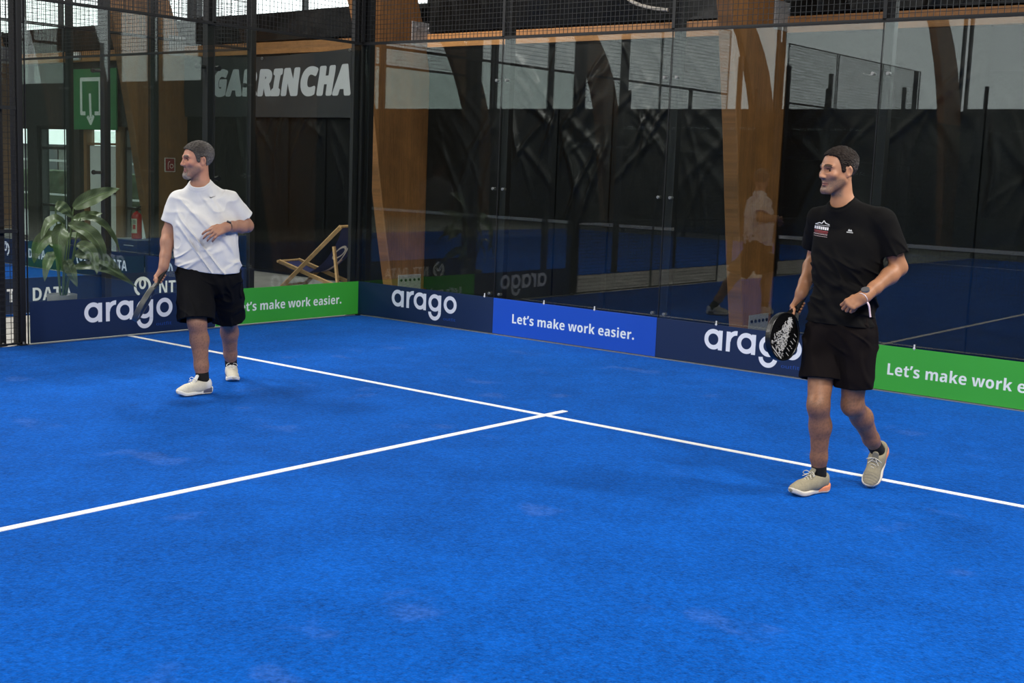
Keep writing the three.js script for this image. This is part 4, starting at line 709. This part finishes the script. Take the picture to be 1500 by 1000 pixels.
  // hands
  for (const [h, am] of [[O.handR, armR], [O.handL, armL]]) { const c = h.c, hfn = (x, y, z) => Math.max(smin(h.f(x, y, z), am(x, y, z), 0.014), Math.hypot(x - c[0], y - c[1], z - c[2]) - 0.138); parts.push(nets(hfn, c.map((v) => v - 0.145), c.map((v) => v + 0.145), 0.0034, O.handAt)); }
  for (const g of parts) g.deleteAttribute('uv');
  const body = part('body', mergeGeometries(parts, false), M.skin, o);
  const T = frame(J.head, ...hs.map((a) => a.map((v) => v * HS)));
  for (const s of [-1, 1]) { const c = T([s * 0.031, 0.002, 0.0665]), e = part('eye', new THREE.SphereGeometry(0.0118, 18, 12).translate(...c), M.eyeWhite, body); part('iris', new THREE.SphereGeometry(0.0072, 14, 10).translate(...T([s * 0.031 + (O.gaze || 0), 0.0012, 0.0742])), M.iris, e); }
  // hair
  const cr = ell([0, 0.038, -0.014], [0.0755 * O.head.wide, 0.083, 0.098]), HL = O.hairline, y0 = (z) => { for (let i = 1; i < HL.length; i++) if (z > HL[i][0]) { const [a, b] = [HL[i - 1], HL[i]]; return mixn(b[1], a[1], (z - b[0]) / (a[0] - b[0])); } return HL[HL.length - 1][1]; };
  const hairF = (x, y, z) => { const q = inv(x, y, z), th = O.hairThick * (0.55 + 0.45 * smooth(0.0, 0.09, q[1])), n = (n3(q[0] * 170, q[1] * 170, q[2] * 120) - 0.5) * 0.006 + (n3(q[0] * 60, q[1] * 60, q[2] * 60) - 0.5) * 0.004; const side = Math.abs(q[0]) / 0.07; return smax(hd(...q) - th + n, (y0(q[2]) + O.peak * side * side * smooth(0.02, 0.06, q[2]) - q[1]) * 0.62 + n, 0.006); };
  part('hair', nets(hairF, h0, h1, 0.0034, (x, y, z) => O.hairAt(...inv(x, y, z))), M.hair, o, O.hairLabel);
  if (O.beardF) part('beard', nets((x, y, z) => { const q = inv(x, y, z); return smax(hd(...q) - 0.0028 + (n3(q[0] * 200, q[1] * 200, q[2] * 200) - 0.5) * 0.005, O.beardF(...q), 0.004); }, h0, h1, 0.0032, (x, y, z) => O.beardAt(...inv(x, y, z))), M.hair, o, O.beardLabel);
  // shirt
  const SH = O.shirt, rings = SH.rings.map(([t, w, r, f]) => slab(add(lerp3(hipMid, shMid, t), fwd, f), t > 0.6 ? lat : unit(add(hl, lat)), w, r));
  const sl = (s, e, end, r0, r1) => cap(add(s, [0, 0.0, 0]), lerp3(s, e, end), r0, r1);
  const shTop = [slab(add(shMid, [0, -0.012, 0]), lat, len(sub(J.shL, J.shR)) * 0.5 - 0.055, 0.056), ...[J.shR, J.shL].map((s) => cap(add(nb, [0, -0.012, 0]), add(lerp3(nb, s, 0.85), [0, 0.0, 0]), 0.058, 0.050))];
  const trunk = blend([...rings, ...shTop], 0.075), sR = sl(J.shR, J.elR, SH.sleeve + 0.25, SH.r0, SH.r1), sL = sl(J.shL, J.elL, SH.sleeve + 0.25, SH.r0, SH.r1);
  const cutS = (s, e) => { const d = unit(sub(e, s)), q = lerp3(s, e, SH.sleeve), d2 = unit(add(d, [0, -0.25, 0])); return (x, y, z) => (x - q[0]) * d2[0] + (y - q[1]) * d2[1] + (z - q[2]) * d2[2]; }, cR = cutS(J.shR, J.elR), cL = cutS(J.shL, J.elL);
  const hem = (x, y, z) => SH.hem(x, z) - y, neckHole = cap(add(add(nb, fwd, 0.004), [0, 0.006, 0]), add(add(nb, [0, 0.11, 0]), fwd, 0.10), SH.hole, SH.hole * 1.08);
  const under = blend([...tor, cap(add(nb, [0, -0.10, 0]), add(nb, [0, -0.04, 0]), 0.066 * O.neck), ...[J.shR, J.shL].map((s) => cap(add(nb, [0, -0.005, 0]), lerp3(nb, s, 0.75), 0.048, 0.040))], 0.05), shirtOuter = (x, y, z) => { const w = SH.fold(x, y, z); let d = trunk(x, y, z); const a = smax(sR(x, y, z), cR(x, y, z), 0.006), b = smax(sL(x, y, z), cL(x, y, z), 0.006); d = smin(d, Math.min(a, b), 0.028); return smin(d + w, under(x, y, z) - 0.0085, 0.008); };
  const shirtF = (x, y, z) => {
    const d = shirtOuter(x, y, z), inner = -(d + 0.017), dn = neckHole(x, y, z), h = hem(x, y, z);
    let q = smax(d - 0.002 * smooth(0.022, 0.016, dn) * smooth(-0.005, 0.0, dn), h, 0.004);
    q = smax(q, -dn, 0.004);
    const near = Math.min(h + 0.10, 0.2), openS = Math.max(cR(x, y, z), cL(x, y, z));
    if (h > -0.06) q = smax(q, inner, 0.003);
    return q;
  };
  const sx0 = Math.min(mn(0), J.shR[0] - 0.2), sh = part('t_shirt', nets(shirtF, [sx0, O.shirt.low - 0.03, mn(2)], [mx(0), shMid[1] + 0.16, mx(2)], 0.0054, SH.at), M.vcFabric, o, SH.label);
  { const p0 = add(add(nb, fwd, 0.004), [0, 0.006, 0]), p1 = add(add(nb, [0, 0.11, 0]), fwd, 0.10), L = len(sub(p1, p0)), a = unit(sub(p1, p0)), e1 = lat, e2 = unit(cross(a, e1)), ring = [];
    for (let k = 0; k < 40; k++) { const f = k / 40 * Math.PI * 2, d = add(e1.map((v) => v * Math.cos(f)), e2, Math.sin(f)); let hit = null;
      for (let s = -SH.hole * 0.97; s < L; s += 0.002) { const r = s < 0 ? Math.sqrt(SH.hole ** 2 - s * s) : SH.hole * (1 + 0.08 * s / L), q = add(add(p0, a, s), d, r); if (shirtOuter(...q) > -0.001) { hit = q; break; } }
      if (hit) ring.push(add(hit, a, -0.003)); }
    if (ring.length > 30) part('collar', new THREE.TubeGeometry(new THREE.CatmullRomCurve3(ring.map((q) => V(...q)), true), 120, 0.0062, 8, true), SH.collar, o); }
  // shorts
  const SO = O.shorts, wall = (h, k, r0, r1) => cap(add(h, [0, 0.0, 0]), lerp3(h, k, 1.05), r0, r1), wR = wall(J.hipR, J.kneeR, SO.r0, SO.r1), wL = wall(J.hipL, J.kneeL, SO.r0, SO.r1), seat = blend([slab(add(hipMid, [0, 0.03, 0]), hl, 0.075, 0.108 * B), slab(add(hipMid, [0, 0.13, 0]), hl, 0.07, 0.098 * B), slab(add(hipMid, [0, -0.04, 0]), hl, 0.06, 0.112 * B)], 0.05);
  const plane = (h, k, t) => { const d = unit(add(unit(sub(k, h)), [0, -0.6, 0])), q = lerp3(h, k, t); return (x, y, z) => (x - q[0]) * d[0] + (y - q[1]) * d[1] + (z - q[2]) * d[2]; }, pR = plane(J.hipR, J.kneeR, SO.endR), pL = plane(J.hipL, J.kneeL, SO.endL);
  const shortsF = (x, y, z) => { const w = SO.fold(x, y, z), a = wR(x, y, z) + w, b = wL(x, y, z) + w, sA = smax(smax(a, pR(x, y, z), 0.004), pR(x, y, z) > -0.05 ? -(a + 0.017) : -1, 0.003), sB = smax(smax(b, pL(x, y, z), 0.004), pL(x, y, z) > -0.05 ? -(b + 0.017) : -1, 0.003); return smax(smin(smin(sA, sB, 0.004), smax(seat(x, y, z) + w, Math.min(Math.max(pR(x, y, z), -1), 9), 0.01), 0.02), y - hipMid[1] - 0.15, 0.01); };
  part('shorts', nets(shortsF, [mn(0) + 0.02, Math.min(J.kneeR[1], J.kneeL[1]) - 0.06, mn(2) - 0.1], [mx(0) - 0.02, hipMid[1] + 0.19, mx(2)], 0.0068, SO.at), M.vcFabric, o, SO.label);
  // socks and shoes
  for (const [a, k, up] of [[J.ankR, J.kneeR, O.sockR], [J.ankL, J.kneeL, O.sockL]]) { const d = unit(sub(k, a)); part('sock', nets(smaxOf(blend([cap(add(a, d, -0.015), add(a, d, up + 0.05), 0.040 * O.leg, 0.0415 * O.leg)], 0.01), (x, y, z) => (x - a[0]) * d[0] + (y - a[1]) * d[1] + (z - a[2]) * d[2] - up - 0.0015 * Math.sin(Math.atan2(x - a[0], z - a[2]) * 40), 0.004), add(a, [-0.09, -0.09, -0.09]), add(a, [0.09, 0.17, 0.09]), 0.005), M.sock, o); }
  shoe(o, O.shoeStyle, ...O.shoeR, true); shoe(o, O.shoeStyle, ...O.shoeL, false);
  return { o, shirtF, shirtOuter, bodyF };
}
// small flat print laid on the cloth: rectangle in the man's own x, y, found on the cloth by marching from the front
function clothPrint(P, name, cx, cy, w, h, mat, label, tilt = 0) {
  mat.alphaTest = 0.5; const nx = 18, ny = 18, g = new THREE.PlaneGeometry(w, h, nx, ny), p = g.attributes.position, f = P.shirtOuter;
  for (let i = 0; i < p.count; i++) {
    const a = p.getX(i), b = p.getY(i), x = cx + a * Math.cos(tilt) - b * Math.sin(tilt), y = cy + a * Math.sin(tilt) + b * Math.cos(tilt); let z = 0.45;
    for (let k = 0; k < 60; k++) { const d = f(x, y, z); if (d < 0.0005) break; z -= Math.max(0.0006, d * 0.7); }
    p.setXYZ(i, x, y, z + 0.0025);
  }
  g.computeVertexNormals(); return part(name, g, mat, P.o.children.find((c) => c.name === 't_shirt'), label);
}
function band(P, name, c, d, r, w, mat, label) {       // strap round a wrist
  const g = new THREE.CylinderGeometry(r, r, w, 30, 1, true), g2 = new THREE.CylinderGeometry(r + 0.003, r + 0.003, w, 30, 1, true), q = new THREE.Quaternion().setFromUnitVectors(V(0, 1, 0), V(...unit(d)));
  const ring = merge([new THREE.TorusGeometry(r + 0.0015, 0.0025, 6, 30).rotateX(HP).scale(1, w / 0.005, 1)]).applyQuaternion(q).translate(...c); return part(name, ring, mat, P.o, label);
}
// ------------------------------------------------------------------ the two players
const tri = (a, b, t) => [mixn(a[0], b[0], t), mixn(a[1], b[1], t), mixn(a[2], b[2], t)];
const hairy = (base, dark, amt) => (x, y, z) => { const n = n3(x * 230, y * 150, z * 230), m = f3(x * 14, y * 14, z * 14), leg = smooth(0.66, 0.5, y), k = amt * (0.2 + 0.5 * leg) * smooth(0.4, 0.8, n) + 0.32 * leg; return tri(base.map((v) => v * (0.88 + 0.24 * m)), dark, k); };
function faceColor(C) {                                // pigment only: brows, lips, beard shadow
  return (x, y, z) => {
    const m = f3(x * 30, y * 30, z * 30); let c = tri(C.skin, C.neck, smooth(-0.105, -0.135, y - 0.35 * Math.max(0, z) + 0.02)).map((v) => v * (0.93 + 0.14 * m));
    const ax = Math.abs(x), red = smooth(0.03, 0.0, Math.hypot(ax - 0.045, y + 0.02)) * 0.35 * smooth(0.02, 0.05, z); c = tri(c, C.blush, red);
    const jaw = smooth(-0.026, -0.05, y + 0.12 * Math.max(0, 0.05 - z)) * smooth(-0.01, 0.015, z) * smooth(-0.155, -0.13, y), mous = smooth(0.028, 0.018, ax) * smooth(-0.046, -0.051, y) * (y > -0.064 ? 1 : 0) * smooth(0.07, 0.08, z);
    const st = Math.max(jaw, mous) * (0.45 + 0.55 * n3(x * 420, y * 420, z * 420)); c = tri(c, C.stubble, Math.min(1, st * C.stubbleAmt));
    if (ax < 0.0275 && y < -0.0605 && y > -0.0805 && z > 0.074) c = tri(c, C.lip, 0.85 * smooth(0.0275, 0.022, ax));
    const by = 0.0245 + 0.004 * Math.sin(ax * 60) - 0.12 * Math.max(0, ax - 0.035); if (ax > 0.010 && ax < 0.053 && z > 0.045) c = tri(c, C.brow, smooth(0.0095, 0.0060, Math.abs(y - by)) * smooth(0.008, 0.013, ax) * (0.85 + 0.15 * n3(x * 300, y * 300, z * 300)));
    if (ax > 0.018 && ax < 0.044 && Math.abs(y - 0.0105) < 0.0045 && z > 0.065) c = tri(c, C.brow, 0.85);
    return c;
  };
}
const ridge = (n) => Math.exp(-(((n - 0.5) / 0.17) ** 2));
// ---- man in black
{
  const A = unit([-0.126, -0.29, 0.24]), wrR = [-0.208, 1.088, -0.215], H = [-0.219, 1.014, -0.195];
  const J = { hipR: [-0.066, 0.885, -0.15], kneeR: [-0.070, 0.50, 0.015], ankR: [-0.040, 0.095, -0.07], hipL: [0.104, 0.890, -0.075], kneeL: [0.110, 0.50, -0.095], ankL: [0.270, 0.204, -0.366],
    shR: [-0.138, 1.502, -0.235], shL: [0.198, 1.512, -0.03], elR: [-0.150, 1.285, -0.385], wrR, elL: [0.297, 1.268, -0.07], wrL: [0.128, 1.120, 0.12], neck: [-0.012, 1.580, -0.128],
    head: [-0.056, 1.772, -0.100], hf: unit([-0.80, -0.05, 0.60]), hu: unit([-0.06, 1, 0.06]) };
  J.hu = unit(sub(J.hu, J.hf.map((v) => v * dot(J.hu, J.hf))));
  const skin = [0.385, 0.178, 0.092];
  const hl = handParts(J.wrL, unit([-0.80, -0.50, 0.22]), [0.05, -0.45, -0.88], [0.95, 1.25, 0.9], 0.10, [[0.014, 0.015, 0.006], [0.036, 0.050, 0.018], [0.036, 0.080, 0.030], [0.026, 0.100, 0.036]], 1.0, true, J.elL);
  const hr = gripParts(J.wrR, H, A, [-0.9, 0.15, -0.25], 1.0, 1.0, J.elR);
  const say = { };
  const shoeS = { vc: M.vcFabric, tongue: hexm(0x8a8470, 0.85), lace: hexm(0xd9d3c3, 0.8),
    upper: (x, y, z) => { const n = n3(x * 260, y * 260, z * 260) * 0.25 + 0.85, k = smooth(0.015, 0.035, Math.abs(((z * 30 + y * 12) % 1 + 1) % 1 - 0.5)); return [0.33 * n, 0.29 * n, 0.20 * n].map((v) => v * (0.86 + 0.14 * k)); },
    sole: (x, y, z) => (y < 0.009 ? [0.62, 0.55, 0.46] : (z < -0.035 && y > 0.014 + 0.12 * Math.max(0, -0.1 - z)) || (z > -0.01 && z < 0.06 && y > 0.010 && y < 0.022 && x > 0) ? [0.80, 0.29, 0.15] : [0.72, 0.66, 0.56]) };
  const P = man('man in black t-shirt and shorts at the right, looking left with racket in hand', [7.42, 3.62], 0.4228, J, {
    bulk: 0.96, arm: 1.0, leg: 1.02, neck: 1.0, headScale: 1.0, head: { jaw: 0.94, wide: 0.97 }, gaze: 0.002,
    skinAt: hairy(skin, [0.10, 0.055, 0.04], 0.45), handAt: (x, y, z) => skin.map((v) => v * (0.9 + 0.2 * f3(x * 40, y * 40, z * 40))),
    faceAt: faceColor({ neck: skin, skin: [0.46, 0.225, 0.13], blush: [0.46, 0.17, 0.10], stubble: [0.11, 0.080, 0.062], stubbleAmt: 0.95, lip: [0.28, 0.11, 0.085], brow: [0.022, 0.014, 0.011] }),
    handR: { f: hr, c: H }, handL: { f: hl, c: add(J.wrL, [-0.06, -0.05, 0.02]) },
    hairline: [[0.2, 0.088], [0.072, 0.082], [0.044, 0.062], [0.034, 0.030], [0.028, 0.002], [0.018, -0.014], [0.011, -0.010], [0.005, 0.029], [-0.034, 0.022], [-0.046, -0.045], [-0.2, -0.070]], peak: 0.012, hairThick: 0.0105,
    hairAt: (x, y, z) => { const n = n3(x * 240, y * 240, z * 120), g = smooth(-0.01, -0.06, z) * smooth(0.085, 0.05, y) * 0.5; return tri([0.016, 0.011, 0.009].map((v) => v * (0.6 + 0.9 * n)), [0.14, 0.125, 0.115], g * n); }, hairLabel: 'short dark brown hair with grey at the back',
    shirt: { low: 0.93, collar: new THREE.MeshPhysicalMaterial({ color: 0x0f0f0f, roughness: 0.9, specularIntensity: 0.2 }), sleeve: 0.70, r0: 0.072, r1: 0.083, hole: 0.066, rings: [[0.06, 0.070, 0.120, 0.0], [0.32, 0.064, 0.116, 0.004], [0.60, 0.078, 0.116, 0.008], [0.80, 0.094, 0.108, 0.004]], hem: (x) => 0.944 - 0.02 * x, label: 'plain black short-sleeved t-shirt with small pale chest prints',
      fold: (x, y, z) => { const a = ridge(n3((0.75 * x + 0.66 * y) * 17, (0.66 * x - 0.75 * y) * 4 + 3, z * 7)), b = ridge(n3(x * 5 + 9, y * 20 + x * 10, z * 6)), low = smooth(1.45, 1.1, y); return 0.004 - 0.012 * low * a * a - 0.010 * smooth(0.25, 0.6, low) * b * b - 0.006 * (1 - low) * a * a; },
      at: (x, y, z) => { const n = 0.9 + 0.2 * n3(x * 300, y * 300, z * 300); return [0.0075 * n, 0.0070 * n, 0.0070 * n]; } },
    shorts: { r0: 0.108, r1: 0.104, endR: 0.645, endL: 0.735, label: 'plain black sports shorts', fold: (x, y, z) => -0.010 * ridge(n3(x * 16 + y * 4, y * 4, z * 12)) ** 2 - 0.006 * ridge(n3(x * 8, y * 14 + x * 8, z * 8)) ** 2, at: (x, y, z) => { const n = 0.9 + 0.2 * n3(x * 300, y * 300, z * 300); return [0.0085 * n, 0.0062 * n, 0.0062 * n]; } },
    backL: unit([0.45, 0.35, -0.8]), sockR: 0.078, sockL: 0.062, shoeStyle: shoeS, shoeR: [[-0.086, 0, -0.015], [-0.66, 0, 0.75], [0, 1, 0]], shoeL: [[0.269, 0.092, -0.388], [-0.27, -0.73, 0.62], [-0.12, 0.62, 0.77]] });
  const W = P.o.matrixWorld;
  clothPrint(P, 'chest_print', -0.121, 1.455, 0.098, 0.100, print(0.098, 0.1, 2200, (x, w, h) => {
    x.strokeStyle = '#e9e6e4'; x.fillStyle = '#e9e6e4'; x.lineWidth = 0.0045; x.lineJoin = 'round';
    x.beginPath(); x.moveTo(0.012, 0.030); x.lineTo(0.034, 0.019); x.lineTo(0.046, 0.022); x.lineTo(0.056, 0.006); x.lineTo(0.066, 0.018); x.lineTo(0.088, 0.024); x.stroke();
    x.lineWidth = 0.002; x.beginPath(); x.moveTo(0.02, 0.033); x.lineTo(0.09, 0.030); x.stroke();
    for (let k = 0; k < 7; k++) { x.fillRect(0.010 + k * 0.0112, 0.038 + (k % 2) * 0.001, 0.0085, 0.016); }
    x.fillStyle = '#8c3b40'; x.fillRect(0.010, 0.060, 0.076, 0.006); x.fillRect(0.012, 0.069, 0.072, 0.004);
    x.fillStyle = '#b8a3a2'; for (let k = 0; k < 9; k++) x.fillRect(0.010 + k * 0.0085, 0.077, 0.006, 0.005); for (let k = 0; k < 12; k++) x.fillRect(0.012 + k * 0.0062, 0.089, 0.0045, 0.003);
  }, 0.8), 'small pale and red crest print', -0.08);
  clothPrint(P, 'chest_print', 0.028, 1.452, 0.042, 0.028, print(0.042, 0.028, 3600, (x, w, h) => { x.fillStyle = '#c9c9c9'; x.beginPath(); x.moveTo(0.010, 0.014); x.lineTo(0.016, 0.003); x.lineTo(0.022, 0.010); x.lineTo(0.027, 0.004); x.lineTo(0.034, 0.014); x.fill(); for (let k = 0; k < 8; k++) x.fillRect(0.005 + k * 0.0042, 0.018, 0.0032, 0.005); }, 0.8), 'tiny pale logo print', -0.05);
  const dL = unit(sub(J.wrL, J.elL)), wc = add(J.wrL, dL, -0.012);
  band(P, 'watch_strap', wc, dL, 0.0310, 0.017, M.watch);
  const up = unit(sub([-0.25, 0.75, 0.55], dL.map((v) => v * dot([-0.25, 0.75, 0.55], dL)))), wm = add(wc, up, 0.0345);
  part('watch_case', new THREE.CylinderGeometry(0.022, 0.0225, 0.011, 26).applyQuaternion(new THREE.Quaternion().setFromUnitVectors(V(0, 1, 0), V(...up))).translate(...wm), hexm(0x6d6c6e, 0.35, { metalness: 0.4 }), P.o, 'round grey watch');
  band(P, 'wristband', add(J.wrL, dL, 0.018), dL, 0.0285, 0.006, hexm(0xd9ccd0, 0.6), 'pale paper wristband with a loose end');
  part('wristband_tail', tube([add(J.wrL, [0.012, -0.024, 0.018]), add(J.wrL, [0.024, -0.045, 0.024]), add(J.wrL, [0.032, -0.085, 0.020]), add(J.wrL, [0.036, -0.105, 0.020])], 0.0055, 12, 6).scale(1, 1, 1), hexm(0xe3c9cf, 0.6), P.o);
  const r = racket('racket', 'black racket with pale scribbled pattern held by the man in black', W, add(H, A, -0.098), A, [0.78, 0.05, 0.60], print(0.28, 0.31, 1500, (x, w, h) => {
    x.fillStyle = '#0c0c0d'; x.fillRect(0, 0, w, h); const q = rng(5); x.strokeStyle = '#c9c7c2'; x.fillStyle = '#c9c7c2'; x.lineCap = 'round';
    for (let k = 0; k < 260; k++) { const t = q(), yy = h * (0.84 - 0.66 * t), half = 0.012 + 0.055 * t, xx = 0.155 + (q() - 0.5) * 2 * half, a = q() * 7; x.lineWidth = 0.002 + q() * 0.0035; x.beginPath(); x.moveTo(xx, yy); x.quadraticCurveTo(xx + Math.cos(a) * 0.012, yy + Math.sin(a) * 0.012, xx + Math.cos(a + 1) * 0.016, yy + Math.sin(a + 1) * 0.014); x.stroke(); }
    x.fillRect(0.085, h * 0.13, 0.12, 0.007); x.fillRect(0.115, h * 0.085, 0.06, 0.006); for (let k = 0; k < 6; k++) x.fillRect(0.045 + (k % 2) * 0.01, h * (0.3 + k * 0.08), 0.03, 0.004);
  }, 0.35), hexm(0x0f0f10, 0.3));
  part('wrist_cord', tube([[0.01, -0.005, 0.0], [0.03, -0.045, 0.03], [0.012, -0.085, 0.055], [-0.03, -0.10, 0.03], [-0.04, -0.07, -0.01], [-0.02, -0.02, -0.01]], 0.0035, 30, 6), M.grip, r, 'black wrist cord');
}
// ---- man in white
{
  const A = unit([-0.165, -0.271, 0.20]), wrR = [-0.293, 0.922, -0.10], H = [-0.316, 0.842, -0.075];
  const J = { hipR: [-0.078, 0.865, -0.16], kneeR: [-0.058, 0.525, 0.035], ankR: [-0.015, 0.095, 0.012], hipL: [0.128, 0.855, -0.135], kneeL: [0.168, 0.505, -0.40], ankL: [0.200, 0.095, -0.665],
    shR: [-0.186, 1.392, -0.190], shL: [0.168, 1.400, -0.090], elR: [-0.262, 1.155, -0.215], wrR, elL: [0.297, 1.222, -0.165], wrL: [0.146, 1.224, 0.095], neck: [-0.036, 1.510, -0.135],
    head: [-0.062, 1.690, -0.118], hf: unit([-0.93, -0.02, 0.36]), hu: unit([-0.04, 1, 0.03]) };
  J.hu = unit(sub(J.hu, J.hf.map((v) => v * dot(J.hu, J.hf))));
  const skin = [0.41, 0.205, 0.13];
  const hl = handParts(J.wrL, unit([-0.80, -0.34, 0.42]), [-0.10, -0.50, -0.85], [0.42, 0.55, 0.35], 0.16, [[0.014, 0.015, 0.006], [0.040, 0.048, 0.012], [0.048, 0.078, 0.022], [0.046, 0.102, 0.030]], 1.05, true, J.elL);
  const hr = gripParts(J.wrR, H, A, [-0.85, 0.3, -0.3], 0.9, 1.05, J.elR);
  const shoeS = { vc: M.vcFabric, tongue: hexm(0xe2e0d8, 0.85), lace: hexm(0xeceae4, 0.8),
    upper: (x, y, z) => { const n = n3(x * 260, y * 260, z * 260) * 0.2 + 0.88; return tri([0.62 * n, 0.58 * n, 0.48 * n], [0.72, 0.71, 0.69], smooth(-0.06, -0.10, z)); },
    sole: (x, y, z) => (y < 0.007 ? [0.08, 0.08, 0.10] : z < -0.055 && z > -0.125 && y > 0.012 ? [0.10, 0.10, 0.15] : [0.78, 0.76, 0.70]) };
  const P = man('man in white t-shirt and black shorts walking at the left', [2.85, 4.30], 0.9183, J, {
    bulk: 1.12, arm: 1.10, leg: 1.16, neck: 1.08, headScale: 1.05, head: { jaw: 1.06, wide: 1.0 }, gaze: 0.002,
    skinAt: hairy(skin, [0.14, 0.075, 0.05], 0.5), handAt: (x, y, z) => skin.map((v) => v * (0.9 + 0.2 * f3(x * 40, y * 40, z * 40))),
    faceAt: faceColor({ neck: skin, skin: [0.48, 0.225, 0.145], blush: [0.48, 0.15, 0.10], stubble: [0.145, 0.105, 0.088], stubbleAmt: 0.9, lip: [0.28, 0.11, 0.09], brow: [0.03, 0.02, 0.017] }),
    handR: { f: hr, c: H }, handL: { f: hl, c: add(J.wrL, [-0.07, -0.05, 0.04]) },
    hairline: [[0.2, 0.078], [0.074, 0.074], [0.048, 0.058], [0.036, 0.028], [0.030, 0.0], [0.018, -0.018], [0.011, -0.012], [0.005, 0.029], [-0.034, 0.022], [-0.046, -0.045], [-0.2, -0.066]], peak: -0.004, hairThick: 0.013,
    hairAt: (x, y, z) => { const n = n3(x * 200, y * 200, z * 90), g = 0.25 + 0.5 * smooth(0.0, -0.07, z) + 0.2 * smooth(0.06, 0.03, y); return tri([0.032, 0.026, 0.022].map((v) => v * (0.6 + 0.8 * n)), [0.16, 0.148, 0.138], Math.min(0.8, g * (0.25 + 0.9 * n))); }, hairLabel: 'short greying hair',
    beardF: (x, y, z) => Math.max(y + 0.060 + 0.7 * Math.max(0, 0.074 - z), -0.135 - y, 0.035 - z, Math.abs(x) - 0.036, 0.026 - Math.hypot(x, (y + 0.070) * 1.5) + (z < 0.06 ? 9 : 0) * 0),
    beardAt: (x, y, z) => { const n = n3(x * 300, y * 300, z * 300), w = smooth(0.05, 0.075, z) * smooth(-0.080, -0.098, y); return tri([0.20, 0.125, 0.095].map((v) => v * (0.7 + 0.6 * n)), [0.25, 0.228, 0.205], w * (0.45 + 0.55 * n)); }, beardLabel: 'short beard, grizzled at the chin',
    shirt: { low: 0.86, collar: new THREE.MeshPhysicalMaterial({ color: 0xdbdad8, roughness: 0.9, specularIntensity: 0.2 }), sleeve: 0.70, r0: 0.082, r1: 0.090, hole: 0.074, rings: [[0.04, 0.100, 0.130, 0.012], [0.30, 0.098, 0.136, 0.022], [0.58, 0.100, 0.130, 0.012], [0.80, 0.118, 0.116, 0.004]], hem: (x) => 0.905 - 0.09 * x - 0.022 * Math.cos((x - 0.02) * 7), label: 'white short-sleeved t-shirt with a small dark tick on the chest',
      fold: (x, y, z) => { const c = 0.8 * x + 0.6 * y, l = 0.6 * x - 0.8 * y, a = ridge(n3(c * 15 + 4, l * 2.6, z * 5)), b = ridge(n3(x * 4, y * 17 - x * 9, z * 5 + 2)), mid = smooth(1.50, 1.34, y) * smooth(0.235, 0.17, Math.abs(x)), low = smooth(1.12, 0.97, y); return 0.005 - 0.017 * mid * a * a - 0.014 * low * b * b - 0.006 * ridge(n3(x * 11, y * 11, z * 11)) ** 2; },
      at: (x, y, z) => { const n = f3(x * 22, y * 22, z * 22) - 0.5, sp = n3(x * 420, y * 420, z * 420) - 0.5; return [0.70, 0.69, 0.675].map((v) => v * (0.96 + 0.08 * n + 0.05 * sp)); } },
    shorts: { r0: 0.128, r1: 0.128, endR: 0.955, endL: 0.985, label: 'plain black knee-length sports shorts', fold: (x, y, z) => -0.010 * ridge(n3(x * 14 + y * 4, y * 4, z * 12)) ** 2 - 0.006 * ridge(n3(x * 8, y * 14 + x * 8, z * 8)) ** 2, at: (x, y, z) => { const n = 0.9 + 0.2 * n3(x * 300, y * 300, z * 300); return [0.006 * n, 0.006 * n, 0.007 * n]; } },
    sockR: 0.085, sockL: 0.078, shoeStyle: shoeS, shoeR: [[-0.074, 0, 0.060], [-0.85, 0, 0.53], [0, 1, 0]], shoeL: [[0.203, 0, -0.600], [0.05, 0, 1], [0, 1, 0]] });
  clothPrint(P, 'chest_print', 0.050, 1.43, 0.060, 0.030, print(0.06, 0.03, 2400, (x, w, h) => { x.fillStyle = '#26282c'; x.beginPath(); x.moveTo(0.054, 0.006); x.lineTo(0.020, 0.021); x.quadraticCurveTo(0.008, 0.025, 0.008, 0.017); x.quadraticCurveTo(0.008, 0.013, 0.012, 0.008); x.quadraticCurveTo(0.009, 0.018, 0.018, 0.016); x.closePath(); x.fill(); }, 0.85), 'small dark tick print', 0.05);
  const dL = unit(sub(J.wrL, J.elL)), wc = add(J.wrL, dL, -0.010);
  band(P, 'watch_strap', wc, dL, 0.0345, 0.018, M.watch);
  const up = unit(sub([-0.1, 0.7, 0.7], dL.map((v) => v * dot([-0.1, 0.7, 0.7], dL)))), wm = add(wc, up, 0.0375);
  part('watch_case', rbox(0.034, 0.012, 0.038, 0.005).applyQuaternion(new THREE.Quaternion().setFromUnitVectors(V(0, 1, 0), V(...up))).translate(...wm), hexm(0x1b1c20, 0.25), P.o, 'dark square watch');
  racket('racket', 'dark racket with pale edge held low by the man in white', P.o.matrixWorld, add(H, A, -0.062), A, [0.80, -0.50, 0.15], print(0.28, 0.31, 600, (x, w, h) => { x.fillStyle = '#141517'; x.fillRect(0, 0, w, h); x.fillStyle = '#b9bab8'; x.fillRect(0.1, 0.05, 0.08, 0.02); x.fillRect(0.12, 0.22, 0.04, 0.02); }, 0.6), hexm(0x4c4e4a, 0.45));
}
renderer.render(scene, camera);
